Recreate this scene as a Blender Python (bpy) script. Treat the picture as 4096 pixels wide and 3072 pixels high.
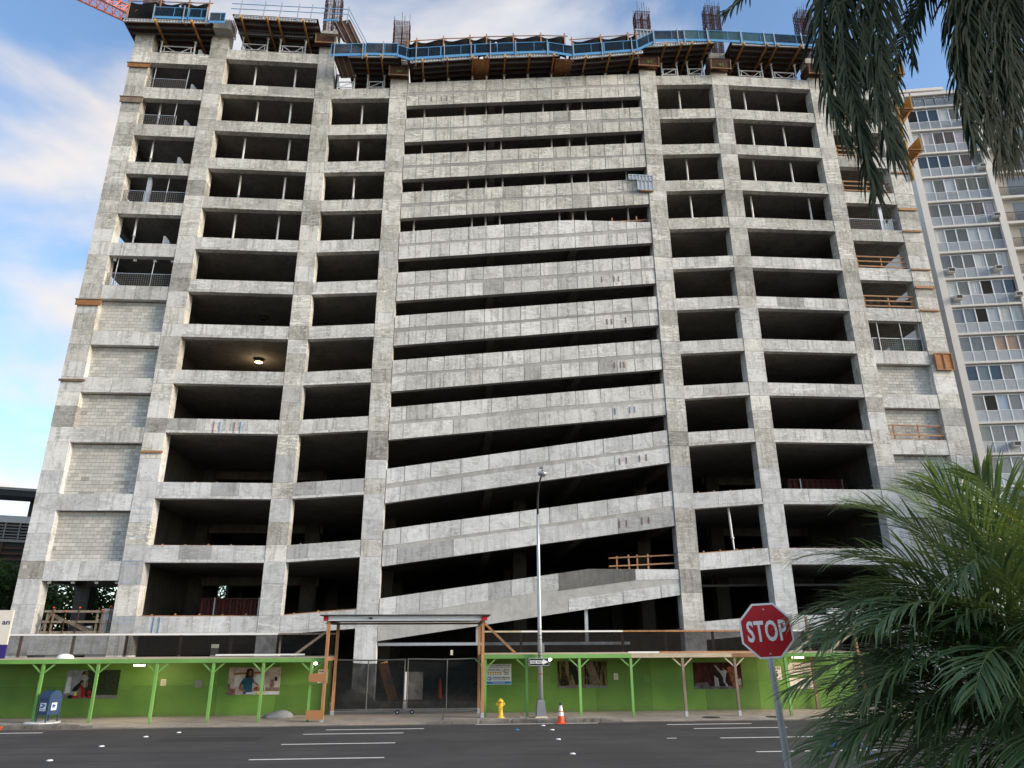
import bpy, math, random
from mathutils import Vector, Matrix
random.seed(7)
R = math.radians
for o in list(bpy.data.objects): bpy.data.objects.remove(o)
SC = bpy.context.scene; COL = SC.collection

# ------------------------------------------------------------------ camera
CAM_Z = 2.85
pitch, roll, yaw = R(19.738), R(-0.296), R(4.437)
cd = bpy.data.cameras.new('camera'); cam = bpy.data.objects.new('camera', cd); COL.objects.link(cam)
cd.sensor_width = 36.0; cd.sensor_fit = 'HORIZONTAL'; cd.lens = 25.551; cd.clip_start = 0.05; cd.clip_end = 3000
Xv = Vector((math.cos(yaw), -math.sin(yaw), 0))
Yv = Vector((-math.sin(pitch)*math.sin(yaw), -math.sin(pitch)*math.cos(yaw), math.cos(pitch)))
Fv = Vector((math.cos(pitch)*math.sin(yaw), math.cos(pitch)*math.cos(yaw), math.sin(pitch)))
cx = math.cos(roll)*Xv + math.sin(roll)*Yv; cy = -math.sin(roll)*Xv + math.cos(roll)*Yv
M = Matrix((cx, cy, -Fv)).transposed().to_4x4(); M.translation = (0, 0, CAM_Z)
cam.matrix_world = M; SC.camera = cam

# ------------------------------------------------------------------ light
SUN_EL, SUN_AZ = 20.0, 113.0      # degrees; azimuth clockwise from +Y (behind the camera, to the right)
SC.render.engine = 'CYCLES'; SC.cycles.max_bounces = 5; SC.cycles.diffuse_bounces = 4; SC.cycles.transparent_max_bounces = 10; SC.cycles.caustics_reflective = False; SC.cycles.caustics_refractive = False
vs = SC.view_settings; vs.view_transform = 'Standard'; vs.look = 'None'; vs.exposure = 1.08; vs.gamma = 1.0
w = bpy.data.worlds.new('World'); SC.world = w; w.use_nodes = True
nt = w.node_tree; nt.nodes.clear()
def N(t, **k):
    n = nt.nodes.new(t)
    for a, b in k.items(): setattr(n, a, b)
    return n
sky = N('ShaderNodeTexSky', sky_type='NISHITA', sun_disc=False); sky.sun_elevation = R(SUN_EL); sky.sun_rotation = R(SUN_AZ)
sky.air_density = 1.0; sky.dust_density = 0.6; sky.ozone_density = 2.0
tc = N('ShaderNodeTexCoord')
# cloud layer: direction projected on a flat sheet so clouds shrink towards the horizon
sep = N('ShaderNodeSeparateXYZ'); nt.links.new(tc.outputs['Generated'], sep.inputs[0])
mx = N('ShaderNodeMath', operation='MAXIMUM'); nt.links.new(sep.outputs[2], mx.inputs[0]); mx.inputs[1].default_value = 0.0
ad = N('ShaderNodeMath', operation='ADD'); nt.links.new(mx.outputs[0], ad.inputs[0]); ad.inputs[1].default_value = 0.45
dv = N('ShaderNodeVectorMath', operation='DIVIDE'); nt.links.new(tc.outputs['Generated'], dv.inputs[0])
cb = N('ShaderNodeCombineXYZ')
for i in range(3): nt.links.new(ad.outputs[0], cb.inputs[i])
nt.links.new(cb.outputs[0], dv.inputs[1])
mp = N('ShaderNodeMapping'); nt.links.new(dv.outputs[0], mp.inputs[0]); mp.inputs['Location'].default_value = (8.3, 0.6, 0.0); mp.inputs['Scale'].default_value = (1.0, 1.25, 1.5)
n1 = N('ShaderNodeTexNoise'); n1.inputs['Scale'].default_value = 2.9; n1.inputs['Detail'].default_value = 6; n1.inputs['Roughness'].default_value = 0.5; n1.inputs['Distortion'].default_value = 0.35
nt.links.new(mp.outputs[0], n1.inputs['Vector'])
rp = N('ShaderNodeValToRGB'); rp.color_ramp.elements[0].position = 0.44; rp.color_ramp.elements[1].position = 0.68
rp.color_ramp.interpolation = 'EASE'
nt.links.new(n1.outputs[0], rp.inputs[0])
n2 = N('ShaderNodeTexNoise'); n2.inputs['Scale'].default_value = 3.3; n2.inputs['Detail'].default_value = 3
nt.links.new(mp.outputs[0], n2.inputs['Vector'])
cc = N('ShaderNodeValToRGB'); e = cc.color_ramp.elements
e[0].position = 0.35; e[0].color = (3.6, 3.75, 4.05, 1); e[1].position = 0.60; e[1].color = (4.6, 4.15, 3.75, 1)
nt.links.new(n2.outputs[0], cc.inputs[0])
lift = N('ShaderNodeMix', data_type='RGBA', blend_type='MULTIPLY'); lift.inputs[0].default_value = 1.0
nt.links.new(sky.outputs[0], lift.inputs[6]); lift.inputs[7].default_value = (1.24, 1.30, 1.33, 1)
mix = N('ShaderNodeMix', data_type='RGBA'); nt.links.new(rp.outputs[0], mix.inputs[0]); nt.links.new(lift.outputs[2], mix.inputs[6]); nt.links.new(cc.outputs[0], mix.inputs[7])
bg = N('ShaderNodeBackground'); bg.inputs[1].default_value = 0.105
nt.links.new(mix.outputs[2], bg.inputs[0])
wo = N('ShaderNodeOutputWorld'); nt.links.new(bg.outputs[0], wo.inputs[0])
sd = bpy.data.lights.new('sun', 'SUN'); sd.energy = 2.0; sd.angle = R(16); sd.color = (1.0, 0.86, 0.68)
so = bpy.data.objects.new('sun', sd); COL.objects.link(so); so.location = (30, -30, 60)
sv = Vector((math.sin(R(SUN_AZ))*math.cos(R(SUN_EL)), math.cos(R(SUN_AZ))*math.cos(R(SUN_EL)), math.sin(R(SUN_EL))))
so.rotation_euler = sv.to_track_quat('Z', 'Y').to_euler()

# ------------------------------------------------------------------ helpers
W = {}
def V(*a): return Vector(a)
class MB:
    def __init__(s): s.v = []; s.f = []; s.m = []
    def add(s, vs, fs, m=0):
        b = len(s.v); s.v += [tuple(x) for x in vs]; s.f += [tuple(b+i for i in f) for f in fs]; s.m += [m]*len(fs); return s
    def box(s, x0, x1, y0, y1, z0, z1, m=0):
        return s.add([(x0,y0,z0),(x1,y0,z0),(x1,y1,z0),(x0,y1,z0),(x0,y0,z1),(x1,y0,z1),(x1,y1,z1),(x0,y1,z1)],
                     [(0,3,2,1),(4,5,6,7),(0,1,5,4),(1,2,6,5),(2,3,7,6),(3,0,4,7)], m)
    def bar(s, p, q, w, h=None, m=0, up=(0,0,1)):
        p = Vector(p); q = Vector(q); d = q-p
        if d.length < 1e-6: return s
        d.normalize(); u = Vector(up)
        if abs(d.dot(u)) > 0.97: u = Vector((0,1,0))
        a = d.cross(u).normalized()*(w/2); b = a.cross(d).normalized()*((h or w)/2)
        vs = [p-a-b, p+a-b, p+a+b, p-a+b, q-a-b, q+a-b, q+a+b, q-a+b]
        return s.add(vs, [(0,3,2,1),(4,5,6,7),(0,1,5,4),(1,2,6,5),(2,3,7,6),(3,0,4,7)], m)
    def tube(s, p, q, r, n=8, r2=None, m=0, caps=True):
        p = Vector(p); q = Vector(q); d = (q-p).normalized(); r2 = r if r2 is None else r2
        u = Vector((0,0,1)) if abs(d.z) < 0.9 else Vector((1,0,0))
        a = d.cross(u).normalized(); b = a.cross(d)
        vs = []
        for i in range(n):
            t = 2*math.pi*i/n; c = a*math.cos(t)+b*math.sin(t); vs += [p+c*r, q+c*r2]
        fs = [(2*i, 2*i+1, 2*((i+1) % n)+1, 2*((i+1) % n)) for i in range(n)]
        if caps: fs += [tuple(2*i for i in range(n)), tuple(2*i+1 for i in reversed(range(n)))]
        return s.add(vs, fs, m)
    def path(s, pts, rs, n=8, m=0):
        pts = [Vector(p) for p in pts]
        if not isinstance(rs, (list, tuple)): rs = [rs]*len(pts)
        vs = []; k = len(pts)
        for i, p in enumerate(pts):
            d = (pts[min(i+1, k-1)]-pts[max(i-1, 0)]).normalized()
            u = Vector((0,0,1)) if abs(d.z) < 0.95 else Vector((0,1,0))
            a = d.cross(u).normalized(); b = a.cross(d)
            for j in range(n):
                t = 2*math.pi*j/n; vs.append(p+(a*math.cos(t)+b*math.sin(t))*rs[i])
        fs = []
        for i in range(k-1):
            for j in range(n):
                fs.append((i*n+j, (i+1)*n+j, (i+1)*n+(j+1) % n, i*n+(j+1) % n))
        fs += [tuple(range(n)), tuple((k-1)*n+j for j in reversed(range(n)))]
        return s.add(vs, fs, m)
    def prism(s, pts, y0, y1, m=0):          # pts: polygon in XZ
        n = len(pts); vs = [(x, y0, z) for x, z in pts]+[(x, y1, z) for x, z in pts]
        fs = [tuple(range(n)), tuple(n+i for i in reversed(range(n)))]+[(i, n+i, n+(i+1) % n, (i+1) % n) for i in range(n)]
        return s.add(vs, fs, m)
    def lathe(s, c, prof, n=16, m=0):
        vs = []; k = len(prof)
        for r, z in prof:
            for j in range(n):
                t = 2*math.pi*j/n; vs.append((c[0]+r*math.cos(t), c[1]+r*math.sin(t), c[2]+z))
        fs = [(i*n+j, i*n+(j+1) % n, (i+1)*n+(j+1) % n, (i+1)*n+j) for i in range(k-1) for j in range(n)]
        fs += [tuple(reversed(range(n))), tuple((k-1)*n+j for j in range(n))]
        return s.add(vs, fs, m)
    def flat(s, pts, y, m=0, th=0.0015):      # polygon in XZ facing -Y, a thin sheet
        n = len(pts)
        return s.prism(pts, y-th, y, m)
    def disc(s, x, z, rx, rz, y, m=0, n=14, th=0.0015, a0=0):
        return s.prism([(x+rx*math.cos(2*math.pi*i/n)*math.cos(a0)-rz*math.sin(2*math.pi*i/n)*math.sin(a0), z+rx*math.cos(2*math.pi*i/n)*math.sin(a0)+rz*math.sin(2*math.pi*i/n)*math.cos(a0)) for i in range(n)], y-th, y, m)
    def build(s, name, mats, parent=None, smooth=False, origin=None, label=None):
        if not isinstance(mats, (list, tuple)): mats = [mats]
        if parent is not None: off = W[parent.name]
        elif origin is not None: off = Vector(origin)
        else:
            xs = [v[0] for v in s.v]; ys = [v[1] for v in s.v]; zs = [v[2] for v in s.v]
            off = Vector(((min(xs)+max(xs))/2, (min(ys)+max(ys))/2, min(zs)))
        me = bpy.data.meshes.new(name)
        me.from_pydata([(v[0]-off[0], v[1]-off[1], v[2]-off[2]) for v in s.v], [], s.f)
        for m in mats: me.materials.append(MAT[m])
        if len(mats) > 1: me.polygons.foreach_set('material_index', s.m)
        if smooth: me.polygons.foreach_set('use_smooth', [True]*len(me.polygons))
        me.update()
        o = bpy.data.objects.new(name, me); COL.objects.link(o)
        if parent is not None: o.parent = parent; W[o.name] = off
        else: o.location = off; W[o.name] = off
        if label: o['label'] = label
        return o
def tag(o, label, cat, group=None):
    o['label'] = label; o['category'] = cat
    if group: o['group'] = group
    return o
def thing(name, label, cat, loc=(0,0,0), group=None, rot=None, local=False):
    o = bpy.data.objects.new(name, None); COL.objects.link(o); o.location = loc; o.empty_display_size = 0.3
    if rot: o.rotation_euler = rot
    W[o.name] = Vector((0,0,0)) if local else Vector(loc)
    return tag(o, label, cat, group)
def struct(o): o['kind'] = 'structure'; return o
def stuff(o): o['kind'] = 'stuff'; return o
def boxp(name, m, parent, *b, **k): return MB().box(*b).build(name, m, parent, **k)
def text(s, size, x, y, z, m, parent, width=None, align='LEFT', bold=0.0, ext=0.001, name='lettering', spacing=1.0):
    cu = bpy.data.curves.new('t', 'FONT'); cu.body = s; cu.size = size; cu.align_x = align; cu.offset = bold; cu.extrude = ext; cu.resolution_u = 3; cu.space_character = spacing
    to = bpy.data.objects.new('t', cu); me = bpy.data.meshes.new_from_object(to)
    bpy.data.objects.remove(to); bpy.data.curves.remove(cu)
    if not me.vertices: return None
    xs = [v.co.x for v in me.vertices]; k = 1.0
    if width: k = width/(max(xs)-min(xs))
    off = W[parent.name]
    for v in me.vertices: v.co = (v.co.x*k+x-off[0], y-v.co.z-off[1], v.co.y+z-off[2])
    me.materials.clear(); me.materials.append(MAT[m])
    o = bpy.data.objects.new(name, me); COL.objects.link(o); o.parent = parent; W[o.name] = off
    return o

# ------------------------------------------------------------------ materials
MAT = {}
class NB:
    def __init__(s, name):
        s.mat = bpy.data.materials.new(name); s.mat.use_nodes = True; s.t = s.mat.node_tree; s.t.nodes.clear(); MAT[name] = s.mat
    def n(s, t, **k):
        x = s.t.nodes.new(t)
        for a, b in k.items(): setattr(x, a, b)
        return x
    def set(s, sock, v):
        if v is None: return
        if hasattr(v, 'is_output') or hasattr(v, 'links'): s.t.links.new(v, sock)
        else: sock.default_value = v
    def pos(s): return s.n('ShaderNodeNewGeometry').outputs['Position']
    def scale(s, v, sc, loc=(0,0,0)):
        m = s.n('ShaderNodeMapping'); s.set(m.inputs[0], v); m.inputs['Scale'].default_value = sc; m.inputs['Location'].default_value = loc; return m.outputs[0]
    def noise(s, v, sc, det=4, ro=0.55, dis=0.0):
        x = s.n('ShaderNodeTexNoise'); s.set(x.inputs['Vector'], v); x.inputs['Scale'].default_value = sc; x.inputs['Detail'].default_value = det; x.inputs['Roughness'].default_value = ro; x.inputs['Distortion'].default_value = dis; return x.outputs[0]
    def ramp(s, v, a, b, c0=(0,0,0,1), c1=(1,1,1,1), mode='LINEAR'):
        x = s.n('ShaderNodeValToRGB'); s.set(x.inputs[0], v); x.color_ramp.interpolation = mode
        x.color_ramp.elements[0].position = a; x.color_ramp.elements[1].position = b; x.color_ramp.elements[0].color = c0; x.color_ramp.elements[1].color = c1; return x.outputs[0]
    def mix(s, f, a, b, mode='MIX'):
        x = s.n('ShaderNodeMix', data_type='RGBA', blend_type=mode); s.set(x.inputs[0], f); s.set(x.inputs[6], a); s.set(x.inputs[7], b); return x.outputs[2]
    def math(s, op, a, b=None, c=None):
        x = s.n('ShaderNodeMath', operation=op); s.set(x.inputs[0], a)
        if b is not None: s.set(x.inputs[1], b)
        if c is not None: s.set(x.inputs[2], c)
        return x.outputs[0]
    def rnd(s):
        a = s.n('ShaderNodeNewGeometry').outputs['Random Per Island']; b = s.n('ShaderNodeObjectInfo').outputs['Random']
        return s.math('FRACT', s.math('ADD', a, b))
    def out(s, col, rough=0.8, metal=0.0, bump=None, bstr=0.3, bdist=0.02, spec=0.3, emis=None, estr=0.0, trans=None, sss=None):
        p = s.n('ShaderNodeBsdfPrincipled'); s.set(p.inputs['Base Color'], col); s.set(p.inputs['Roughness'], rough); p.inputs['Metallic'].default_value = metal; p.inputs['Specular IOR Level'].default_value = spec
        if emis is not None: s.set(p.inputs['Emission Color'], emis); p.inputs['Emission Strength'].default_value = estr
        if bump is not None:
            b = s.n('ShaderNodeBump'); b.inputs['Strength'].default_value = bstr; b.inputs['Distance'].default_value = bdist; s.set(b.inputs['Height'], bump); s.t.links.new(b.outputs[0], p.inputs['Normal'])
        sh = p.outputs[0]
        if sss is not None:
            tr = s.n('ShaderNodeBsdfTranslucent'); s.set(tr.inputs[0], sss[1]); m = s.n('ShaderNodeMixShader'); m.inputs[0].default_value = sss[0]; s.t.links.new(sh, m.inputs[1]); s.t.links.new(tr.outputs[0], m.inputs[2]); sh = m.outputs[0]
        if trans is not None:
            tr = s.n('ShaderNodeBsdfTransparent'); m = s.n('ShaderNodeMixShader'); s.set(m.inputs[0], trans); s.t.links.new(sh, m.inputs[1]); s.t.links.new(tr.outputs[0], m.inputs[2]); sh = m.outputs[0]
        o = s.n('ShaderNodeOutputMaterial'); s.t.links.new(sh, o.inputs[0])
def c4(r, g, b): return (r, g, b, 1)
def concrete(name, light, mid, dark, patch=0.90, streak=0.5, holes=True, rvar=0.22, eff=0.6, fine=1.0):
    b = NB(name); P = b.pos(); r = b.rnd(); r2 = b.math('FRACT', b.math('MULTIPLY', r, 7.31)); r3 = b.math('FRACT', b.math('MULTIPLY', r, 13.7))
    off = b.n('ShaderNodeVectorMath', operation='ADD'); b.set(off.inputs[0], P); cx3 = b.n('ShaderNodeCombineXYZ'); b.set(cx3.inputs[0], b.math('MULTIPLY', r, 37.0)); b.set(cx3.inputs[2], b.math('MULTIPLY', r3, 29.0)); b.set(off.inputs[1], cx3.outputs[0]); Q = off.outputs[0]
    n1 = b.noise(P, 0.45, 3, 0.6); n3 = b.noise(Q, 6.0, 4, 0.72, 1.0); n4 = b.noise(Q, 1.3, 5, 0.65, 0.8)
    st = b.noise(b.scale(Q, (5.5, 5.5, 0.35)), 1.0, 3, 0.62); wv = b.noise(b.scale(Q, (1.6, 1.6, 11.0)), 1.0, 3, 0.6, 0.7)
    col = b.mix(b.ramp(n1, 0.36, 0.62), c4(*mid), c4(*light))
    col = b.mix(b.math('MULTIPLY', b.ramp(n4, 0.50, 0.60), 0.42), col, c4(*dark))                       # blotches
    col = b.mix(b.math('MULTIPLY', b.ramp(st, 0.50, 0.70), streak), col, c4(*[x*0.85 for x in dark]))      # run-off streaks
    col = b.mix(b.math('MULTIPLY', b.ramp(wv, 0.53, 0.62), b.math('MULTIPLY', r3, eff)), col, c4(*[min(x*1.22, .72) for x in light]))  # wavy laitance
    col = b.mix(b.math('MULTIPLY', b.ramp(n3, 0.53, 0.64), eff*0.8), col, c4(*[min(x*1.25, .74) for x in light]))
    col = b.mix(b.math('MULTIPLY', b.ramp(b.noise(Q, 13, 3, 0.75), 0.60, 0.70), 0.42*fine), col, c4(*[x*0.55 for x in dark]))
    k = b.math('MULTIPLY_ADD', r, rvar, 1.0-rvar*0.5)
    k = b.math('MULTIPLY', k, b.ramp(r2, patch, patch+0.01, (1,1,1,1), (0.70,0.70,0.70,1)))               # re-poured darker lifts
    cv = b.n('ShaderNodeHueSaturation'); b.set(cv.inputs['Color'], col); b.set(cv.inputs['Value'], k); col = cv.outputs[0]
    if holes:
        vo = b.n('ShaderNodeTexVoronoi'); b.set(vo.inputs['Vector'], b.scale(P, (1.9, 1.9, 2.2))); vo.inputs['Scale'].default_value = 1.0
        col = b.mix(b.ramp(vo.outputs['Distance'], 0.05, 0.075, (0.75,)*3+(1,), (0,0,0,1)), col, c4(*[x*0.4 for x in dark]))
    b.out(col, 0.9, bump=n3 if holes else None, bstr=0.4, bdist=0.02, spec=0.2)
concrete('concrete', (0.60,0.61,0.615), (0.47,0.475,0.478), (0.275,0.273,0.265))
concrete('concrete_mid', (0.62,0.615,0.595), (0.47,0.465,0.445), (0.265,0.257,0.235), patch=0.95, streak=0.75, eff=0.8)
concrete('concrete_lift', (0.58,0.57,0.535), (0.38,0.37,0.335), (0.215,0.205,0.178), patch=0.88, streak=0.65, eff=0.9, rvar=0.38)
concrete('concrete_new', (0.57,0.56,0.525), (0.41,0.40,0.365), (0.225,0.216,0.188), patch=0.95, streak=0.8, eff=0.9)
concrete('concrete_band', (0.38,0.375,0.36), (0.31,0.305,0.295), (0.22,0.217,0.21), patch=2, streak=0.3, holes=False, eff=0.3)
concrete('concrete_base', (0.50,0.495,0.475), (0.42,0.415,0.40), (0.31,0.305,0.29), patch=2, streak=0.3, holes=False, eff=0.3)
concrete('concrete_patch', (0.17,0.166,0.158), (0.135,0.132,0.125), (0.09,0.088,0.083), patch=2, streak=0.6, holes=False, eff=0.5)
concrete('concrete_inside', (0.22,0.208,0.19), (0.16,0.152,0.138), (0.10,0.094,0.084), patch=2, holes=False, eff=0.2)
concrete('concrete_shaded', (0.11,0.105,0.10), (0.085,0.08,0.075), (0.05,0.048,0.044), patch=2, holes=False, eff=0.1)  # interior shade put into the base colour of inner walls and columns
concrete('block', (0.53,0.52,0.485), (0.47,0.462,0.43), (0.36,0.352,0.325), patch=0.965, streak=0.15, holes=False, rvar=0.26, eff=0.25)
concrete('mortar', (0.16,0.16,0.15), (0.13,0.13,0.125), (0.09,0.09,0.085), patch=2, streak=0.1, holes=False, eff=0.1)
concrete('sidewalk', (0.36,0.32,0.275), (0.28,0.25,0.215), (0.175,0.158,0.138), patch=2, streak=0.0, holes=False, eff=0.35)
concrete('kerb', (0.20,0.185,0.165), (0.12,0.112,0.10), (0.06,0.056,0.052), patch=2, streak=0.2, holes=False, eff=0.4)
def plain(name, col, rough=0.6, metal=0.0, var=0.12, nsc=3.0, spec=0.3, rv=0.0, stretch=(1,1,1), bstr=0.0):
    b = NB(name); P = b.scale(b.pos(), stretch); n = b.noise(P, nsc, 5, 0.62); f = b.noise(P, nsc*7, 3, 0.6)
    k = b.math('ADD', b.math('MULTIPLY_ADD', n, var*2, 1-var), b.math('MULTIPLY_ADD', f, var, -var*0.5))
    if rv: k = b.math('MULTIPLY', k, b.math('MULTIPLY_ADD', b.rnd(), rv, 1-rv*0.5))
    h = b.n('ShaderNodeHueSaturation'); h.inputs['Color'].default_value = c4(*col); b.set(h.inputs['Value'], k)
    b.out(h.outputs[0], rough, metal, bump=(f if bstr else None), bstr=bstr, spec=spec)
def wood(name, a, d, grain=(22, 22, 1.6), rv=0.35):
    b = NB(name); P = b.pos(); g = b.noise(b.scale(P, grain), 1.0, 5, 0.6, 0.4); n = b.noise(P, 1.3, 4)
    col = b.mix(b.ramp(g, 0.35, 0.68), c4(*d), c4(*a)); col = b.mix(b.math('MULTIPLY', b.ramp(n, 0.5, 0.7), 0.4), col, c4(*[x*0.55 for x in d]))
    h = b.n('ShaderNodeHueSaturation'); b.set(h.inputs['Color'], col); b.set(h.inputs['Value'], b.math('MULTIPLY_ADD', b.rnd(), rv, 1-rv*0.5))
    b.out(h.outputs[0], 0.75, bump=g, bstr=0.15, spec=0.25)
wood('timber', (0.42,0.235,0.125), (0.27,0.14,0.07), (3, 22, 22))
wood('timber_post', (0.50,0.27,0.135), (0.32,0.155,0.07))
wood('timber_grey', (0.32,0.25,0.19), (0.19,0.145,0.11))
wood('timber_old', (0.27,0.185,0.13), (0.16,0.105,0.07), (3, 20, 20))
wood('timber_pale', (0.62,0.52,0.38), (0.47,0.38,0.27), (2, 18, 18), rv=0.12)
wood('form_ply', (0.105,0.05,0.03), (0.06,0.028,0.017), (4, 4, 12))
wood('form_ply_raw', (0.42,0.20,0.09), (0.27,0.12,0.05), (5, 5, 14))
wood('stringer', (0.40,0.20,0.05), (0.22,0.10,0.03), (8, 2, 14))
wood('yellow_form', (0.60,0.36,0.10), (0.38,0.20,0.05), (6, 6, 10))
plain('grey_metal', (0.42,0.44,0.46), 0.45, 0.6, 0.2)
plain('galv', (0.50,0.52,0.54), 0.42, 0.55, 0.18, 4)
plain('joist_metal', (0.14,0.145,0.15), 0.5, 0.4, 0.25)
plain('joist_front', (0.62,0.64,0.65), 0.45, 0.3, 0.15)
plain('shore_white', (0.66,0.66,0.64), 0.5, 0.1, 0.22, 5, rv=0.2)
plain('prop_dark', (0.10,0.085,0.075), 0.6, 0.3, 0.3)
plain('blue_frame', (0.10,0.30,0.56), 0.5, 0.1, 0.15)
plain('blue_wire', (0.03,0.07,0.12), 0.5, 0.2, 0.1)
plain('net_frame', (0.02,0.02,0.022), 0.9)
plain('rebar', (0.085,0.035,0.026), 0.85, 0.1, 0.4, 6)
plain('crane_red', (0.72,0.20,0.10), 0.5, 0, 0.15)
plain('steel_dark', (0.05,0.052,0.055), 0.6, 0.2, 0.2)
plain('steel_red', (0.45,0.018,0.018), 0.5)
plain('deck_maroon', (0.085,0.022,0.02), 0.55, 0.2, 0.25)
plain('white_steel', (0.74,0.75,0.77), 0.5, 0, 0.1)
plain('white_paint', (0.78,0.77,0.74), 0.55, 0, 0.06)
plain('line_white', (0.72,0.72,0.70), 0.7, 0, 0.25, 9)
plain('black', (0.012,0.012,0.013), 0.6)
plain('dark_grey', (0.05,0.05,0.052), 0.65)
plain('cardboard', (0.36,0.17,0.075), 0.85, 0, 0.08)
plain('yellow_paint', (0.80,0.50,0.05), 0.45, 0, 0.12, 8)
plain('orange', (0.80,0.10,0.035), 0.5, 0, 0.1)
plain('reflective', (0.80,0.80,0.80), 0.4, 0, 0.05)
plain('mail_blue', (0.03,0.058,0.13), 0.42, 0.0, 0.2, 4)
plain('sign_red', (0.42,0.010,0.018), 0.42, 0, 0.08, 3)
plain('sign_white', (0.78,0.79,0.80), 0.45, 0, 0.05)
plain('sign_blue', (0.03,0.20,0.55), 0.5)
plain('ink_blue', (0.02,0.10,0.36), 0.6)
plain('ink', (0.016,0.016,0.018), 0.6)
plain('ink_yellow', (0.80,0.52,0.03), 0.6)
plain('purple', (0.035,0.02,0.16), 0.5)
plain('navy', (0.03,0.025,0.10), 0.5)
plain('cream_sign', (0.72,0.66,0.58), 0.6, 0, 0.05)
plain('tarp_grey', (0.20,0.21,0.225), 0.7, 0, 0.25, 5, bstr=0.3)
plain('tarp_green', (0.022,0.055,0.040), 0.8, 0, 0.3, 4)
plain('rubble', (0.36,0.34,0.31), 0.9, 0, 0.4, 5, bstr=0.6)
plain('plastic_white', (0.78,0.78,0.76), 0.5)
plain('feather', (0.33,0.31,0.31), 0.8, 0, 0.3, 12)
plain('paper', (0.66,0.60,0.45), 0.7)
plain('paint_blue', (0.25,0.36,0.55), 0.7); plain('paint_red', (0.36,0.15,0.12), 0.7); plain('tube_dark', (0.16,0.16,0.155), 0.6, 0.2)
plain('soil', (0.10,0.085,0.065), 0.95, 0, 0.3, 0.6, bstr=0.4)
plain('hose_blue', (0.05,0.22,0.62), 0.4)
# weathered green plywood
def green(name, col, dk):
    b = NB(name); P = b.pos(); n = b.noise(P, 0.7, 4); f = b.noise(b.scale(P, (1.2, 1.2, 9)), 2.0, 4)
    c = b.mix(b.ramp(n, 0.38, 0.66), c4(*dk), c4(*col)); c = b.mix(b.math('MULTIPLY', b.ramp(f, 0.55, 0.75), 0.25), c, c4(*[x*0.75 for x in dk]))
    sx = b.n('ShaderNodeSeparateXYZ'); b.set(sx.inputs[0], P); spl = b.ramp(b.math('ADD', sx.outputs[2], b.math('MULTIPLY', b.noise(P, 3.0, 4), 0.55)), 0.36, 0.62, (0.5,0.5,0.5,1), (0,0,0,1))
    c = b.mix(spl, c, c4(0.10,0.095,0.05))          # splash dirt along the foot
    h = b.n('ShaderNodeHueSaturation'); b.set(h.inputs['Color'], c); b.set(h.inputs['Value'], b.math('MULTIPLY_ADD', b.rnd(), 0.34, 0.83))
    b.out(h.outputs[0], 0.55, bump=f, bstr=0.08, spec=0.3)
green('green_ply', (0.125,0.24,0.038), (0.092,0.19,0.03)); green('green_timber', (0.19,0.40,0.11), (0.15,0.33,0.085))
def asphalt():
    b = NB('asphalt'); P = b.pos(); n = b.noise(P, 0.35, 4); f = b.noise(P, 60, 3, 0.7); l = b.noise(b.scale(P, (0.12, 2.2, 1)), 1.0, 4)
    c = b.mix(b.ramp(n, 0.4, 0.65), c4(0.064,0.061,0.060), c4(0.082,0.078,0.076)); c = b.mix(b.math('MULTIPLY', b.ramp(f, 0.5, 0.72), 0.5), c, c4(0.10,0.098,0.097))
    c = b.mix(b.math('MULTIPLY', b.ramp(l, 0.52, 0.7), 0.4), c, c4(0.042,0.041,0.041))
    b.out(c, 0.9, bump=f, bstr=0.4, bdist=0.01, spec=0.12)
asphalt(); plain('tar', (0.048,0.046,0.045), 0.85, 0, 0.2, 3, spec=0.15)
def foliage(name, a, d, tr=(0.16, (0.12,0.2,0.03,1)), rough=0.45, spec=0.4):
    b = NB(name); P = b.pos(); n = b.noise(P, 1.1, 3); r = b.rnd()
    c = b.mix(b.math('MULTIPLY_ADD', r, 0.7, b.math('MULTIPLY_ADD', n, 0.6, -0.3)), c4(*d), c4(*a))
    b.out(c, rough, spec=spec, sss=tr)
foliage('leaf_areca', (0.135,0.195,0.085), (0.05,0.098,0.044), (0.18, (0.22,0.32,0.07,1)), 0.42)
foliage('leaf_areca_yellow', (0.16,0.21,0.04), (0.10,0.15,0.03), (0.2, (0.3,0.34,0.05,1)))
foliage('leaf_royal', (0.026,0.044,0.026), (0.008,0.016,0.010), (0.05, (0.06,0.09,0.02,1)), 0.6, 0.12)
foliage('leaf_tree', (0.075,0.13,0.03), (0.028,0.06,0.018), (0.15, (0.14,0.22,0.03,1)), 0.6, 0.2)
wood('bark', (0.20,0.16,0.12), (0.11,0.085,0.06), (6, 6, 3)); plain('stem_dark', (0.05,0.06,0.03), 0.6, 0, 0.2); plain('stem_green', (0.17,0.21,0.06), 0.5, 0, 0.2); plain('royal_trunk', (0.36,0.34,0.30), 0.85, 0, 0.2)
def net(name, col, alpha, sc=(40, 40, 40), holes=0.0):
    b = NB(name); P = b.pos(); n = b.noise(P, 1.4, 4, 0.6, 0.5); a = b.math('MULTIPLY_ADD', n, 0.35, alpha-0.175)
    if holes:
        h = b.noise(b.scale(P, (1.0, 1.0, 1.3)), 1.35, 2, 0.5, 0.3); a = b.math('MAXIMUM', a, b.ramp(h, holes, holes+0.008))
    b.out(c4(*col), 0.9, trans=a, spec=0.1)
net('net_black', (0.012,0.012,0.013), -0.04, holes=0.67); net('net_gate', (0.009,0.012,0.011), 0.10, holes=0.73)
net('net_screen', (0.016,0.015,0.014), 0.22); net('net_screen_grey', (0.07,0.07,0.072), 0.38); net('net_teal', (0.07,0.17,0.165), 0.14, holes=0.72); net('net_barrier', (0.012,0.020,0.030), 0.06); net('net_green', (0.015,0.042,0.032), 0.12)
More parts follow.
